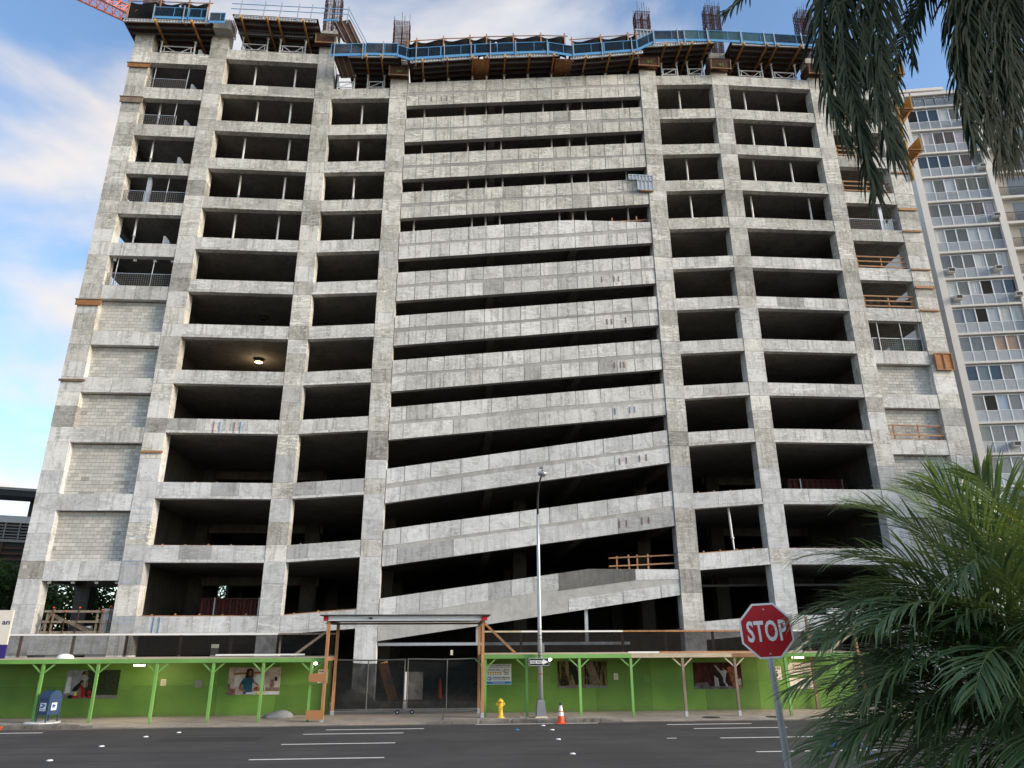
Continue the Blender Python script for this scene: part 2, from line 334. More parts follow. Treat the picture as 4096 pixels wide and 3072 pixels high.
def emit(name, col, s):
    b = NB(name); b.out(c4(0.8,0.8,0.8), 0.5, emis=c4(*col), estr=s)
emit('lamp_warm', (1.0,0.60,0.28), 3.2); emit('lamp_white', (1.0,0.88,0.70), 7.0)
def glass(name, col, rough=0.08, curtain=None):
    b = NB(name); P = b.pos(); c = c4(*col)
    if curtain:
        f = b.noise(b.scale(P, (9, 9, 0.12)), 1.0, 3, 0.5); c = b.mix(b.ramp(f, 0.35, 0.65), c4(*[x*0.55 for x in curtain]), c4(*curtain)); c = b.mix(b.ramp(b.noise(P, 0.8, 2), 0.45, 0.6), c, c4(*[x*0.75 for x in curtain]))
    b.out(c, rough, spec=0.7)
glass('pane_dark', (0.16,0.175,0.19)); glass('pane_black', (0.03,0.038,0.046)); glass('pane_grey', (0.42,0.44,0.46), 0.2); glass('pane_blue', (0.36,0.42,0.50), 0.2)
glass('pane_curtain', (0.4,0.4,0.4), 0.25, (0.62,0.63,0.60)); glass('pane_pink', (0.4,0.4,0.4), 0.25, (0.50,0.43,0.43)); glass('pane_foil', (0.42,0.27,0.17), 0.4, (0.42,0.26,0.16))
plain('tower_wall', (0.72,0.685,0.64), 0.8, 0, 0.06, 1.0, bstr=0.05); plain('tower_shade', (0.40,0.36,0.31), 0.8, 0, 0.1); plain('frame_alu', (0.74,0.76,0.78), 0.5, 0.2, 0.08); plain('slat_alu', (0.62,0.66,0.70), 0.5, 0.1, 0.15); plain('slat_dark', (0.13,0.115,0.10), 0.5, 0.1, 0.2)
plain('louver_grey', (0.36,0.34,0.31), 0.6, 0.1, 0.15); plain('slat_brown', (0.115,0.055,0.035), 0.7, 0, 0.2); plain('ac_white', (0.62,0.61,0.58), 0.6)
# printed posters
def forest():
    b = NB('print_forest'); P = b.pos(); t = b.noise(b.scale(P, (7, 7, 0.7)), 1.0, 3, 0.6); l = b.noise(P, 16, 5, 0.7)
    c = b.mix(b.ramp(t, 0.47, 0.56), c4(0.012,0.010,0.006), c4(0.14,0.11,0.05)); c = b.mix(b.ramp(l, 0.56, 0.68), c, c4(0.22,0.20,0.06)); b.out(c, 0.7, spec=0.1)
forest()
def prt(name, a, d, sc=6, st=(1,1,1)):
    b = NB(name); n = b.noise(b.scale(b.pos(), st), sc, 5, 0.65); b.out(b.mix(b.ramp(n, 0.35, 0.68), c4(*d), c4(*a)), 0.7, spec=0.1)
prt('print_hedge', (0.045,0.062,0.03), (0.010,0.016,0.008), 18); prt('print_yard', (0.30,0.31,0.33), (0.17,0.18,0.19)); prt('print_pave', (0.20,0.19,0.18), (0.11,0.10,0.10), 9)
prt('print_kitchen', (0.50,0.44,0.38), (0.30,0.23,0.19), 4); prt('print_window', (0.62,0.63,0.63), (0.42,0.42,0.42), 3); prt('print_wood', (0.30,0.16,0.07), (0.16,0.085,0.04), 6, (1, 1, 9)); prt('print_teal', (0.03,0.10,0.15), (0.015,0.055,0.09), 8)
prt('print_hair', (0.035,0.018,0.012), (0.015,0.008,0.006)); prt('print_skin', (0.24,0.13,0.085), (0.15,0.08,0.05)); prt('print_red', (0.32,0.02,0.025), (0.20,0.012,0.015)); prt('print_shirt', (0.30,0.30,0.31), (0.20,0.20,0.21))
prt('print_dojo', (0.075,0.022,0.016), (0.014,0.006,0.005), 3, (3, 1, .7)); prt('print_floor', (0.16,0.15,0.16), (0.05,0.04,0.045), 4); prt('print_rust', (0.30,0.11,0.06), (0.12,0.035,0.02), 7); prt('print_dark', (0.02,0.02,0.02), (0.008,0.008,0.008)); prt('print_cloth', (0.36,0.36,0.37), (0.24,0.24,0.25), 9); prt('print_copper', (0.22,0.13,0.12), (0.13,0.07,0.065)); prt('print_trunk', (0.22,0.18,0.12), (0.09,0.07,0.045), 8, (3, 3, .6))
# ------------------------------------------------------------------ ground, road, pavement
struct(MB().add([(-900,-300,-0.03),(900,-300,-0.03),(900,1500,-0.03),(-900,1500,-0.03)], [(0,1,2,3)]).build('ground', 'soil'))
KY = 30.8
road = struct(MB().add([(-300,13.5,0),(300,13.5,0),(300,KY+0.02,0),(-300,KY+0.02,0)], [(0,1,2,3)]).build('road', 'asphalt', origin=(0,22,0)))
def front(x):
    pts = [(-400,.15),(-14.4,.15),(-12.6,.03),(-1.0,.03),(-0.3,.13),(5.7,.13),(6.6,.05),(15.0,.04),(17,.13),(400,.13)]
    for (a, za), (b, zb) in zip(pts, pts[1:]):
        if x <= b: return za+(zb-za)*(x-a)/(b-a)
def zs(x, y): f = front(x); return f+(0.13-f)*min(1, max(0, (y-KY)/2.6))
xs = [-300,-40]+[-17+0.5*i for i in range(71)]+[30,300]; ys = [KY-0.0,31.4,32.0,32.7,33.4,36.0,40.8]
sw = MB(); sw.add([(x, y, zs(x, y)) for y in ys for x in xs]+[(x, KY, -0.02) for x in xs], [(j*len(xs)+i, j*len(xs)+i+1, (j+1)*len(xs)+i+1, (j+1)*len(xs)+i) for j in range(len(ys)-1) for i in range(len(xs)-1)]+[(len(ys)*len(xs)+i, len(ys)*len(xs)+i+1, i+1, i) for i in range(len(xs)-1)])
pav = struct(sw.build('pavement', 'sidewalk', origin=(0,33,0)))
MB().box(-300,300,40.8,110,-0.02,0.10).build('site_floor', 'concrete_inside', origin=(0,60,0))['kind'] = 'structure'
struct(MB().box(-300,300,-20,13.5,-0.02,0.14).build('near_pavement', 'sidewalk', origin=(0,5,0)))
gut = struct(MB().add([(-300,KY-0.42,0.004),(300,KY-0.42,0.004),(300,KY-0.01,0.004),(-300,KY-0.01,0.004)], [(0,1,2,3)]).build('gutter', 'kerb', origin=(0,KY,0)))
def mark(x0, x1, y, w=0.11): MB().box(x0, x1, y-w/2, y+w/2, 0.002, 0.008).build('lane_marking', 'line_white', road)
for y, a, b in [(22.05,-5.36,-1.8),(25.2,-5.2,-1.74),(27.9,-5.06,-1.66),(29.2,-4.5,-1.0),(22.0,8.5,12.0),(25.2,8.6,12.0),(28.0,8.62,12.05),(29.45,8.05,11.3),(29.5,-19.0,-14.43),(22.0,22.5,26),(25.2,22.5,26),(22.05,-19.2,-15.7),(25.2,-19.1,-15.6)]: mark(a, b, y, 0.095)
for y, a, b in [(25.2,-60,60),(22.03,-60,60),(27.93,-60,60),(29.45,-60,60),(23.6,-60,-1.5),(26.4,4,60)]: MB().box(a, b, y+.12, y+.17, -0.002, 0.0025).build('tar_seam', 'tar', road)
for x0, x1, y0, y1 in [(-9.5,-6.2,26.2,27.4),(14.5,17.5,22.8,24.6)]: MB().box(x0, x1, y0, y1, -0.002, 0.0018).build('patch', 'tar', road)
mark(0.9, 5.6, 30.36, 0.07); mark(6.89, 7.2, 25.33, .08)
# pavement joints, kerb stones
for x in (-16.4,-14.4,-12.4,-9.3,-6.2,-3.1,-0.35,1.2,2.9,4.5,6.1,9.2,12.3): MB().box(x-0.012, x+0.012, KY+0.15, 33.7, zs(x,32)-0.05, zs(x, 32)+0.006).build('joint', 'kerb', pav) if abs(front(x)-.13) < .03 else None
def kerb(x0, x1, j):
    k = MB(); r = random.Random(j); n = 5
    top = []; 
    for i in range(n+1):
        x = x0+(x1-x0)*i/n; z = front(x)+0.006+r.uniform(-.008, .008); y = KY-0.035+r.uniform(-.015, .012)
        top.append((x, y, z))
    vs = [(x, y, -0.01) for x, y, z in top]+[(x, y, z-0.03) for x, y, z in top]+[(x, y+0.03, z) for x, y, z in top]+[(x, KY+0.15, z) for x, y, z in top]
    m = n+1; fs = [(a*m+i, a*m+i+1, (a+1)*m+i+1, (a+1)*m+i) for a in range(3) for i in range(n)]+[(0, m, 2*m, 3*m), (n, 3*m+n, 2*m+n, m+n)]
    k.add(vs, fs).build('kerb_stone', 'kerb', pav)
ks = [(-17.6,-16.45),(-16.43,-15.45),(-15.43,-14.45),(-14.4,-13.3),(-0.95,-0.02),(0.0,0.98),(1.12,2.2),(2.35,3.35),(3.45,4.35),(4.42,5.1),(5.13,5.75),(5.8,6.7),(-18.8,-17.63),(-20,-18.83)]
for j, (a, b) in enumerate(ks): kerb(a, b, j)
MB().lathe((10.4, 31.35, zs(10.4,31.35)), [(0.0,0.001),(.36,.001),(.36,.012),(.30,.016),(0,.016)], 20).build('manhole_cover', 'dark_grey', pav)
MB().lathe((13.0, 31.3, zs(13,31.3)), [(0.0,0.001),(.34,.001),(.34,.012),(.28,.016),(0,.016)], 20).build('manhole_cover', 'dark_grey', pav)
MB().lathe((-15.5, 31.55, zs(-15.5,31.55)), [(0.0,0.001),(.62,.001),(.62,.03),(.58,.045),(0,.045)], 24).build('base_slab', 'concrete', pav)
MB().box(2.7, 3.05, 31.5, 31.75, 0.11, 0.15).build('utility_cover', 'concrete', pav)
names = [(-10.67,22.5,'white'),(-10.6,25.39,'white'),(-10.22,27.78,'white'),(-9.55,28.96,'white'),(3.4,29.67,'white'),(3.55,28.2,'white'),(3.4,25.46,'white'),(3.35,22.18,'white'),(2.31,28.36,'blue')]
lab = ['nearest white road stud on left half of road','white road stud second nearest on left of road','white road stud third from camera on left half of road','farthest white road stud on left, nearest the kerb','white road stud closest to kerb in front of traffic cone','white road stud second from kerb below the traffic cone','white road stud third from kerb on right half of road','nearest white road stud below the traffic cone','small blue reflective road stud in front of fire hydrant']
for (x, y, c), l in zip(names, lab):
    o = MB().lathe((x, y, 0.0), [(0.085,0),(0.085,0.008),(0.06,0.026),(0.02,0.03),(0,0.03)], 12).build('road_stud', 'sign_white' if c == 'white' else 'sign_blue', smooth=True); tag(o, l, 'road stud', 'studs on the road')
lf = MB()
for (x, y) in [(-3.1,31.2)]: lf.add([(x,y,.05),(x+.12,y+.03,.07),(x+.16,y+.1,.05),(x+.02,y+.09,.06)], [(0,1,2,3)])
tag(lf.build('fallen_leaf','ink_yellow'), 'yellow fallen leaf on driveway in front of gate', 'leaf')
# ------------------------------------------------------------------ the concrete building
T = [41.85,38.87,35.85,32.88,29.91,26.93,23.99,21.0,18.06,15.1,11.42,7.98,4.33]      # beam tops, from the top down
AT = [t-0.58 for t in T[:10]]+[10.71,7.12,3.48]                                        # beam tops in the two end bays
CB = [(-22.78,-21.56),(-17.66,-16.5),(-10.26,-9.12),(-5.19,-4.03),(12.53,13.72),(17.84,19.05),(25.17,26.3),(29.95,31.37)]
F0 = 41.0
bld = thing('concrete_building', 'tall bare concrete parking building under construction with sloping ramps across its middle', 'building', (4.3, F0, 0.1))
def cm(z): return 'concrete_new' if z > 27.5 else ('concrete_mid' if z > 11.8 else 'concrete')
rj = random.Random(3)
# columns with their pour lifts
for ci, (a, b) in enumerate(CB):
    end = ci in (0, 7); L = AT if end else T
    top = 44.1 if ci in (0, 1, 2) else (43.9 if ci in (4, 5, 6, 7) else 40.9)
    if ci == 2: top = 44.0
    core = MB().box(a+0.03, b-0.03, F0+0.03, F0+0.80, 0.05, top).build('column', 'concrete', bld)
    br = [0.1]
    for i in range(12, -1, -1):
        t = L[i]; h = 0.9 if end else 0.86
        if ci == 3: t += 0.3
        if ci == 4: t -= 0.33
        m = 0.55 if i >= 9 else 0.42
        nxt = (L[i-1] if i > 0 else L[0]+2.96)
        br += [t-h, t+rj.uniform(-.02, .06)]
        if i > 0: br.append(t+(nxt-h-t)*rj.uniform(.42, .62))
    br.append(top); br = sorted(set([z for z in br if z <= top]))
    for z0, z1 in zip(br, br[1:]):
        if z1-z0 < 0.15: continue
        p = rj.uniform(0, .014); q = rj.uniform(0, .01)
        MB().box(a+q, b-q, F0-p, F0+0.82, z0+0.006, z1-0.006).build('pour_lift', 'concrete_lift' if rj.random() < (.75 if z0 > 12 else .3) else cm(z0), core)
# beams: box core, slab edge and cast faces
def beam(xa, xb, ta, tb, ba, bb, n, depth=0.36, name='beam', lip=True, proud=0.0, face='beam_face', gap=0.012):
    y0 = F0+0.02-proud; g = 0.16 if lip else 0.0; m = cm(min(ba, bb))
    core = MB()
    core.prism([(xa,ba+0.02),(xb,bb+0.02),(xb,tb-0.012),(xa,ta-0.012)], y0+0.012, y0+depth)
    if lip: core.prism([(xa,ba),(xb,bb),(xb,bb+g-.012),(xa,ba+g-.012)], y0-0.02, y0+depth+.05)
    core = core.build(name, m, bld)
    f = [0]+sorted([(i+rj.uniform(-.18, .18))/n for i in range(1, n)])+[1]
    for u, v in zip(f, f[1:]):
        xu = xa+(xb-xa)*u+gap; xv = xa+(xb-xa)*v-gap; lerp = lambda p, q, t: p+(q-p)*t
        MB().prism([(xu,lerp(ba,bb,u)+g+.004),(xv,lerp(ba,bb,v)+g+.004),(xv,lerp(ta,tb,v)),(xu,lerp(ta,tb,u))], y0-rj.uniform(0, .010), y0+0.05).build(face, m, core)
    return core
C = CB
for i, t in enumerate(T):
    h = 0.84 if i < 10 else (0.90 if i < 12 else 0.95)
    beam(C[1][1], C[2][0], t, t, t-h, t-h, 4)                                      # bay between the second and third columns
    beam(C[5][1], C[6][0], t, t, t-h, t-h, 4)
    beam(C[4][1], C[5][0], t-.33, t, t-h-.33, t-h, 3)
    if i: beam(C[2][1], C[3][0], t+.03, t+.34, t-h+.03, t-h+.32, 3)
    ea = 0.9 if i < 11 else 1.0
    beam(C[0][1], C[1][0], AT[i], AT[i]+.02, AT[i]-ea, AT[i]-ea+.02, 2, 0.45, lip=False)
    beam(C[6][1], C[7][0], AT[i], AT[i], AT[i]-ea, AT[i]-ea, 2, 0.45, lip=False)
# ramp parapets
RX0, RX1 = C[3][1]+0.02, C[4][0]-0.02
for k in range(1, 13):
    ta, tb = T[k]+.90, T[k-1]-.20
    y0 = F0+0.045; m = cm(ta-2); L = lambda p, q, t: p+(q-p)*t; r2 = random.Random(k)
    if k == 12:                                # lowest ramp: the parapet top levels out towards the right
        ta, ba, bb = 5.22, 3.06, 5.41; KX = 7.4; kt = 6.79; kn = (KX-RX0)/(RX1-RX0)
        topz = lambda u: L(ta, kt, u/kn) if u < kn else L(kt, 6.78, (u-kn)/(1-kn))
        core = MB().prism([(RX0,ba),(RX1,bb),(RX1,topz(1)-.015),(KX,kt-.015),(RX0,ta-.015)], y0+0.012, y0+0.36).build('ramp_parapet', 'concrete_base', bld)
        cuts = [0, .055]+[.055+.075*i for i in range(1, 7)]+[(5.72-RX0)/(RX1-RX0)]
        for u, v in zip(cuts, cuts[1:]):
            XA = RX0+(RX1-RX0)*u+.018; XB = RX0+(RX1-RX0)*v-.018; h0 = 1.12 if u == 0 else 1.0-.3*u
            MB().prism([(XA,topz(u)-h0),(XB,topz(v)-h0),(XB,topz(v)),(XA,topz(u))], y0-r2.uniform(0, .008), y0+0.03).build('panel', m, core)
        XA = KX-1.7; MB().prism([(XA+.02,topz((XA-RX0)/(RX1-RX0))-.92),(10.0,6.8-.6),(10.0,6.795),(KX,kt+.004),(XA+.02,topz((XA-RX0)/(RX1-RX0))+.004)], y0-.016, y0+.02).build('panel', 'concrete_patch', core)
        MB().prism([(10.04,6.2),(RX1,6.25),(RX1,6.78),(10.04,6.79)], y0-.006, y0+.03).build('panel', m, core)
        for u, v in ((.62,.8),(.805,.93),(.935,1)):
            XA = RX0+(RX1-RX0)*u; XB = RX0+(RX1-RX0)*v; MB().prism([(XA,L(ba,bb,u)),(XB,L(ba,bb,v)),(XB,L(ba,bb,v)+.62),(XA,L(ba,bb,u)+.66)], y0-.004, y0+.03).build('panel', m, core)
        continue
    ba, bb = ta-1.97, tb-2.0
    kn = .66 if k == 5 else 1.0; kz = L(ta, tb, kn)+(.12 if k == 5 else 0)
    topz = (lambda u: L(ta, kz, u/kn) if u < kn else L(kz, tb-.45, (u-kn)/(1-kn))) if k == 5 else (lambda u: L(ta, tb, u))
    core = MB().prism([(RX0,ba),(RX1,bb),(RX1,topz(1)-.02)]+([(L(RX0,RX1,kn),kz-.02)] if k == 5 else [])+[(RX0,ta-.02)], y0+0.015, y0+0.36).build('ramp_parapet', 'concrete_band', bld)
    n = 13 if k < 9 else 9; ml = 0.50
    cuts = [0.0, 0.045+r2.uniform(0, .03)]+[0.05+(0.92)*(i/n)+r2.uniform(-.006, .006) for i in range(1, n)]+[0.95+r2.uniform(-.02, .02), 1.0]
    for row in (0, 1):
        cc_ = cuts if row or k < 9 else [0.0, .05, .3+r2.uniform(-.08, .08), .55+r2.uniform(-.08, .08), .8, 1.0]
        for u, v in zip(cc_, cc_[1:]):
            u2 = u+0.0014; v2 = v-0.0014; w0 = ml+0.02+0.012*math.sin(9*u+k); w1 = ml+0.02+0.012*math.sin(9*v+k); band = 0.075+0.02*math.sin(5*u+2*k)
            if row: z = [L(ba,bb,u2)+1.97*(w0+band*.5), L(ba,bb,v2)+1.97*(w1+band*.5), topz(v2), topz(u2)]
            else: z = [L(ba,bb,u2), L(ba,bb,v2), L(ba,bb,v2)+1.97*(w1-band), L(ba,bb,u2)+1.97*(w0-band)]
            XA = RX0+(RX1-RX0)*u2; XB = RX0+(RX1-RX0)*v2
            MB().prism([(XA,z[0]),(XB,z[1]),(XB,z[2]),(XA,z[3])], y0-r2.uniform(0, .008), y0+0.03).build('panel', m, core)
# floors (one continuous strip climbs from the left bay to the right bay a storey higher), soffit beams, inner columns
D1 = 70.0; XL, XR = -17.4, 26.2
def strip(pts, y0, y1, th, name='floor_slab'):
    n = len(pts); return MB().prism([(x, z) for x, z in pts]+[(x, z+th) for x, z in reversed(pts)], y0, y1).build(name, 'concrete_inside', bld)
for k in range(1, 13):
    a, b = T[k]-.80, T[k-1]-.80
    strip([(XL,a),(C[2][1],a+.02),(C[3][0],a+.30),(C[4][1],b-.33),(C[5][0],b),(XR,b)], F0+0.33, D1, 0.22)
    for x in (-5.0, 1.9, 7.4, 13.0):
        f = (x-C[3][0])/(C[4][1]-C[3][0]); z = a+.3+(b-.33-a-.3)*f
        MB().box(x-.22, x+.22, F0+0.42, D1-1, z-0.62, z+0.02).build('soffit_beam', 'concrete_inside', bld)
    for x, z in ((-13.4, a), (22.1, b)): MB().box(XL if x < 0 else C[5][0], C[2][1] if x < 0 else XR, 51.0, 51.5, z-0.55, z+0.02).build('soffit_beam', 'concrete_inside', bld)
strip([(XL,T[0]-.80),(C[2][1],T[0]-.80)], F0+0.33, D1, 0.22); strip([(C[4][0],T[12]-.9),(XR,T[12]-.9)], F0+0.33, D1, 0.22)
for x in (-17.1,-9.7,-4.6,4.4,13.1,18.4,25.7):
    for y in (51.0, 61.0): MB().box(x-.45, x+.45, y-.45, y+.45, 0.05, 38.0 if -6 < x < 12 else 41.0).build('inner_column', 'concrete_shaded', bld)
bw = MB().box(XL, XR, D1, D1+.3, 8.0, 41.5).box(XL, XR, D1, D1+.3, 0.05, 8.0).build('back_wall', 'concrete_shaded', bld)
MB().box(XL-.15, XL+.05, F0+0.9, D1, 8.0, 41.5).box(XL-.15, XL+.05, F0+0.9, 57, 0.1, 8.0).box(XL-.15, XL+.05, 59.5, D1, 0.1, 8.0).build('side_wall', 'concrete_shaded', bld)
MB().box(XR-.05, XR+.15, F0+0.9, D1, 0.05, 41.5).build('side_wall', 'concrete_shaded', bld)
for i in range(13):
    z = AT[i]-.32
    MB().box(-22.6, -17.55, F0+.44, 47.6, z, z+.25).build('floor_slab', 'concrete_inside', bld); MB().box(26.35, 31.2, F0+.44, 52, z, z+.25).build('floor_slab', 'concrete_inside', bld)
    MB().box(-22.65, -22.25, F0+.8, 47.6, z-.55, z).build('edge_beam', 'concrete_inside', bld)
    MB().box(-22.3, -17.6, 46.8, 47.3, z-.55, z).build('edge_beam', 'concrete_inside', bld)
MB().box(-22.65, -21.8, 47.0, 47.8, 0.05, 41.3).build('inner_column', 'concrete_shaded', bld)
MB().box(26.35, 31.2, 52, 52.3, 0.05, 41.3).build('back_wall', 'concrete_shaded', bld)
# low stair upstands seen in the end bays
for i in (1, 2, 3, 5): MB().prism([(-18.75,AT[i]),(-18.35,AT[i]),(-18.35,AT[i]+.5),(-18.62,AT[i]+.85),(-18.75,AT[i]+.85)], F0+.5, F0+2.2).build('stair_upstand', 'concrete', bld)
MB().prism([(-18.6,AT[0]),(-18.05,AT[0]),(-18.15,AT[0]+.35),(-18.45,AT[0]+.8),(-18.6,AT[0]+.8)], F0+.4, F0+2.2).build('stair_upstand', 'concrete', bld)
# block infill
blocks = []
def infill(x0, x1, z0, z1, single):
    y = F0+0.43
    wall = MB().box(x0-.1, x1+.1, y+.008, y+.2, z0-.05, z1+.12).build('block_wall', 'mortar', bld)
    bh = 0.2; rows = int((z1-z0)/bh); bh = (z1-z0)/rows; bx = 0.4; r = random.Random(int(z0*10))
    for j in range(rows):
        x = x0-(0.2 if j % 2 else 0)-.03
        while x < x1:
            a = max(x, x0-.02); b = min(x+bx, x1+.02)
            if b-a > .05: blocks.append((single, wall, a+.008, b-.008, y-r.uniform(0, .006), z0+j*bh+.008, z0+(j+1)*bh-.008))
            x += bx
for i in (6, 7, 8, 9, 10):
    zt = AT[i]-(0.9)
    infill(C[0][1], C[1][0], AT[i+1], zt-.02, i >= 9)
for i in (7, 8, 9, 10): infill(C[6][1], C[7][0], AT[i+1], AT[i]-.92, i == 8)
bm = {}; rest = MB(); cnt = 0
for s, wall, a, b, y, z0, z1 in blocks:
    if s and cnt < 298: MB().box(a, b, y, y+.05, z0, z1).build('block', 'block', wall); cnt += 1
    else: rest.box(a, b, y, y+.05, z0, z1)
stuff(rest.build('block_field', 'block', bld))
# chalk and paint marks left on the faces
def pm(x0, x1, z0, z1, c, y=F0-.03): MB().box(x0, x1, y, y+.045, z0, z1).build('paint_mark', c, bld)
for x in (-13.9,-13.55,-12.75,-12.4): pm(x, x+.03, 14.3, 14.95, 'paint_red' if x < -13.8 or x == -12.75 else 'paint_blue')
for x in (-15.55, -15.25): pm(x, x+.03, 3.45, 4.3, 'paint_blue')
for z in (4.2, 4.0, 6.0, 6.95, 7.15, 8.4, 9.6, 9.95): pm(-17.6, -16.6, z, z+.02, 'paint_blue', F0-.018)
for k, xs_, c in [(1,(-2.3,-1.6,-1.25),'paint_red'),(7,(9.2,9.5,10.4),'paint_red'),(8,(9.5,9.9,10.1),'paint_red'),(9,(9.4,10.3,10.6),'paint_blue'),(10,(9.5,9.9,10.7,11.1),'paint_red'),(11,(9.3,9.7,10.6,11.0),'paint_red'),(6,(9.0,9.8,10.1),'paint_red')]:
    for x in xs_:
        f = (x-RX0)/(RX1-RX0); z = T[k]-1.07+(T[k-1]-2.2-T[k]+1.07)*f; pm(x, x+.022, z+.3, z+.7, c, F0-.0)
# steel strut and posts under the lowest ramp
MB().box(-4.0, 9.6, F0+.45, F0+.6, 2.83, 2.98).box(7.15, 7.33, F0+.45, F0+.6, 2.98, 4.75).box(1.2, 1.4, F0+.45, F0+.6, 2.98, 4.0).build('steel_strut', 'galv', bld)
MB().path([(14,F0+1.6,6.0),(17.6,F0+1.6,6.05)], .07, 8).path([(19.3,F0+1.6,6.05),(25,F0+1.6,6.1)], .07, 8).build('service_pipe', 'dark_grey', bld)
# ------------------------------------------------------------------ formwork tables on the top deck
def joist_holes(mb, x0, z0, x1, z1, y, h=0.17, m=0):
    n = max(3, int(abs(x1-x0)/0.19))
    mb.bar((x0,y,z0+h/2),(x1,y,z1+h/2), .09, .045, m); mb.bar((x0,y,z0-h/2),(x1,y,z1-h/2), .09, .045, m)
    for i in range(n+1):
        t = i/n; x = x0+(x1-x0)*t; z = z0+(z1-z0)*t; mb.box(x-.045, x+.045, y-.012, y+.012, z-h/2, z+h/2, m)
def table(label, x0, z0, x1, z1, strs, posts, floor, yb=40.9+0.42, y0=39.8, wing=None, trusses=True, ydeep=46.5, second=None):
    xm = (x0+x1)/2; t = thing('formwork_table', label, 'formwork', (xm, yb, min(floor(x0), floor(x1))), 'formwork tables on the top deck')
    zl = lambda x: z0+(z1-z0)*(x-x0)/(x1-x0)
    MB().prism([(x0-.15,zl(x0-.15)+.13),(x1+.15,zl(x1+.15)+.13),(x1+.15,zl(x1+.15)+.16),(x0-.15,zl(x0-.15)+.16)], y0-.06, ydeep+9).build('deck_panel', 'form_ply', t)
    mb = MB(); joist_holes(mb, x0, z0, x1, z1, y0); mb.build('edge_joist', 'joist_front', t)
    y = y0+.55; i = 0
    while y < ydeep:
        a = x0+random.uniform(-.1, .25); b = x1-random.uniform(-.1, .25)
        MB().bar((a,y,zl(a)+.02),(b,y,zl(b)+.02), .10, .17).build('joist', 'joist_metal', t); y += .52; i += 1
    for x in strs:
        zz = zl(x)-.20
        s = MB().bar((x,y0-.28,zz),(x,ydeep,zz), .10, .20).build('stringer', 'stringer', t)
        MB().box(x-.06, x+.06, y0-.30, y0-.27, zz-.115, zz+.115).build('end_cap', 'yellow_form', s)
    for j, x in enumerate(posts):
        zb = floor(x)
        for yy in (yb, yb+2.4):
            ps = MB().tube((x,yy,zb-.05),(x,yy,zl(x)-.30), .055, 8).box(x-.1, x+.1, yy-.1, yy+.1, zl(x)-.31, zl(x)-.28)
            ps.build('shore_leg', 'shore_white', t)
            MB().tube((x,yy,zb+.42),(x,yy,zb+.47), .085, 8).build('collar', 'grey_metal', t)
    if trusses:
        for a, b in zip(posts[::2], posts[1::2]):
            fr = MB(); za, zb = floor(a)+.38, floor(b)+.38; H = .48
            fr.bar((a,yb,za),(b,yb,zb), .05, .045).bar((a,yb,za+H),(b,yb,zb+H), .05, .045)
            f = lambda u, k: (a+(b-a)*u, yb, za+(zb-za)*u+H*k)
            for u in (.1, .9): fr.bar(f(u, 0), f(u, 1), .04, .035)
            if abs(b-a) > 1.4: fr.bar(f(.1, 1), f(.45, 0), .035, .03).bar(f(.9, 1), f(.6, 0), .035, .03)
            else: fr.bar(f(.1, 0), f(.9, 1), .035, .03)
            fr.build('brace_frame', 'white_steel', t)
    if second:
        mb = MB(); joist_holes(mb, second[0], second[1], second[2], second[3], yb-.08); mb.build('edge_joist', 'joist_front', t)
    if wing:
        for k, (pts, yy) in enumerate(wing):
            MB().prism(pts, yy, yy+3.5).build('deck_panel', 'form_ply', t)
    return t
ramp_top = lambda x: T[1]+.90+(T[0]-.20-T[1]-.90)*(x-RX0)/(RX1-RX0)
table('far left formwork table over the narrow end bay, below black netting', -23.1, 42.72, -17.5, 42.95, [-20.95,-18.56], [-21.1,-18.85], lambda x: AT[0])
table('left formwork table over the wide bay with two white brace frames', -15.9, 43.57, -10.4, 43.55, [-15.42,-13.68,-12.92,-11.21], [-15.65,-13.95,-13.07,-11.33], lambda x: T[0], second=(-16.0,43.62,-10.9,43.64))
table('lower formwork table between left stepped deck and the ramp column', -8.0, 40.70, -4.6, 40.88, [-6.75,-5.75], [-8.85,-7.72,-6.8,-5.65], lambda x: T[1]+.03+.3*(x+9.1)/3.9)
table('left sloping formwork table over the ramp', -3.75, 40.47, 0.8, 41.19, [-2.94,-1.25,.48], [-2.9,-1.2,.5], ramp_top, trusses=False)
table('middle sloping formwork table over the ramp', 1.36, 41.23, 6.5, 41.78, [1.48,2.72,4.43,6.14], [1.5,2.75,4.45,6.15], ramp_top, trusses=False)
table('right sloping formwork table over the ramp', 7.35, 41.53, 12.5, 42.43, [8.38,10.1,11.82], [7.2,8.4,10.1,11.8], ramp_top, trusses=False)
table('formwork table right of the ramp column with two narrow brace frames', 12.75, 43.0, 17.8, 43.72, [14.17,15.36,16.11,17.39], [14.3,15.45,16.25,17.4], lambda x: T[0]-.33+.33*(x-13.7)/4.1)
table('formwork table over right wide bay with two wide brace frames', 19.2, 43.66, 25.2, 43.78, [19.96,21.69,22.45,24.19], [20.12,21.9,22.67,24.46], lambda x: T[0])
table('far right formwork table partly behind the hanging palm fronds', 26.4, 43.0, 31.4, 43.0, [27.5,30.0], [27.4,30.1], lambda x: AT[0])
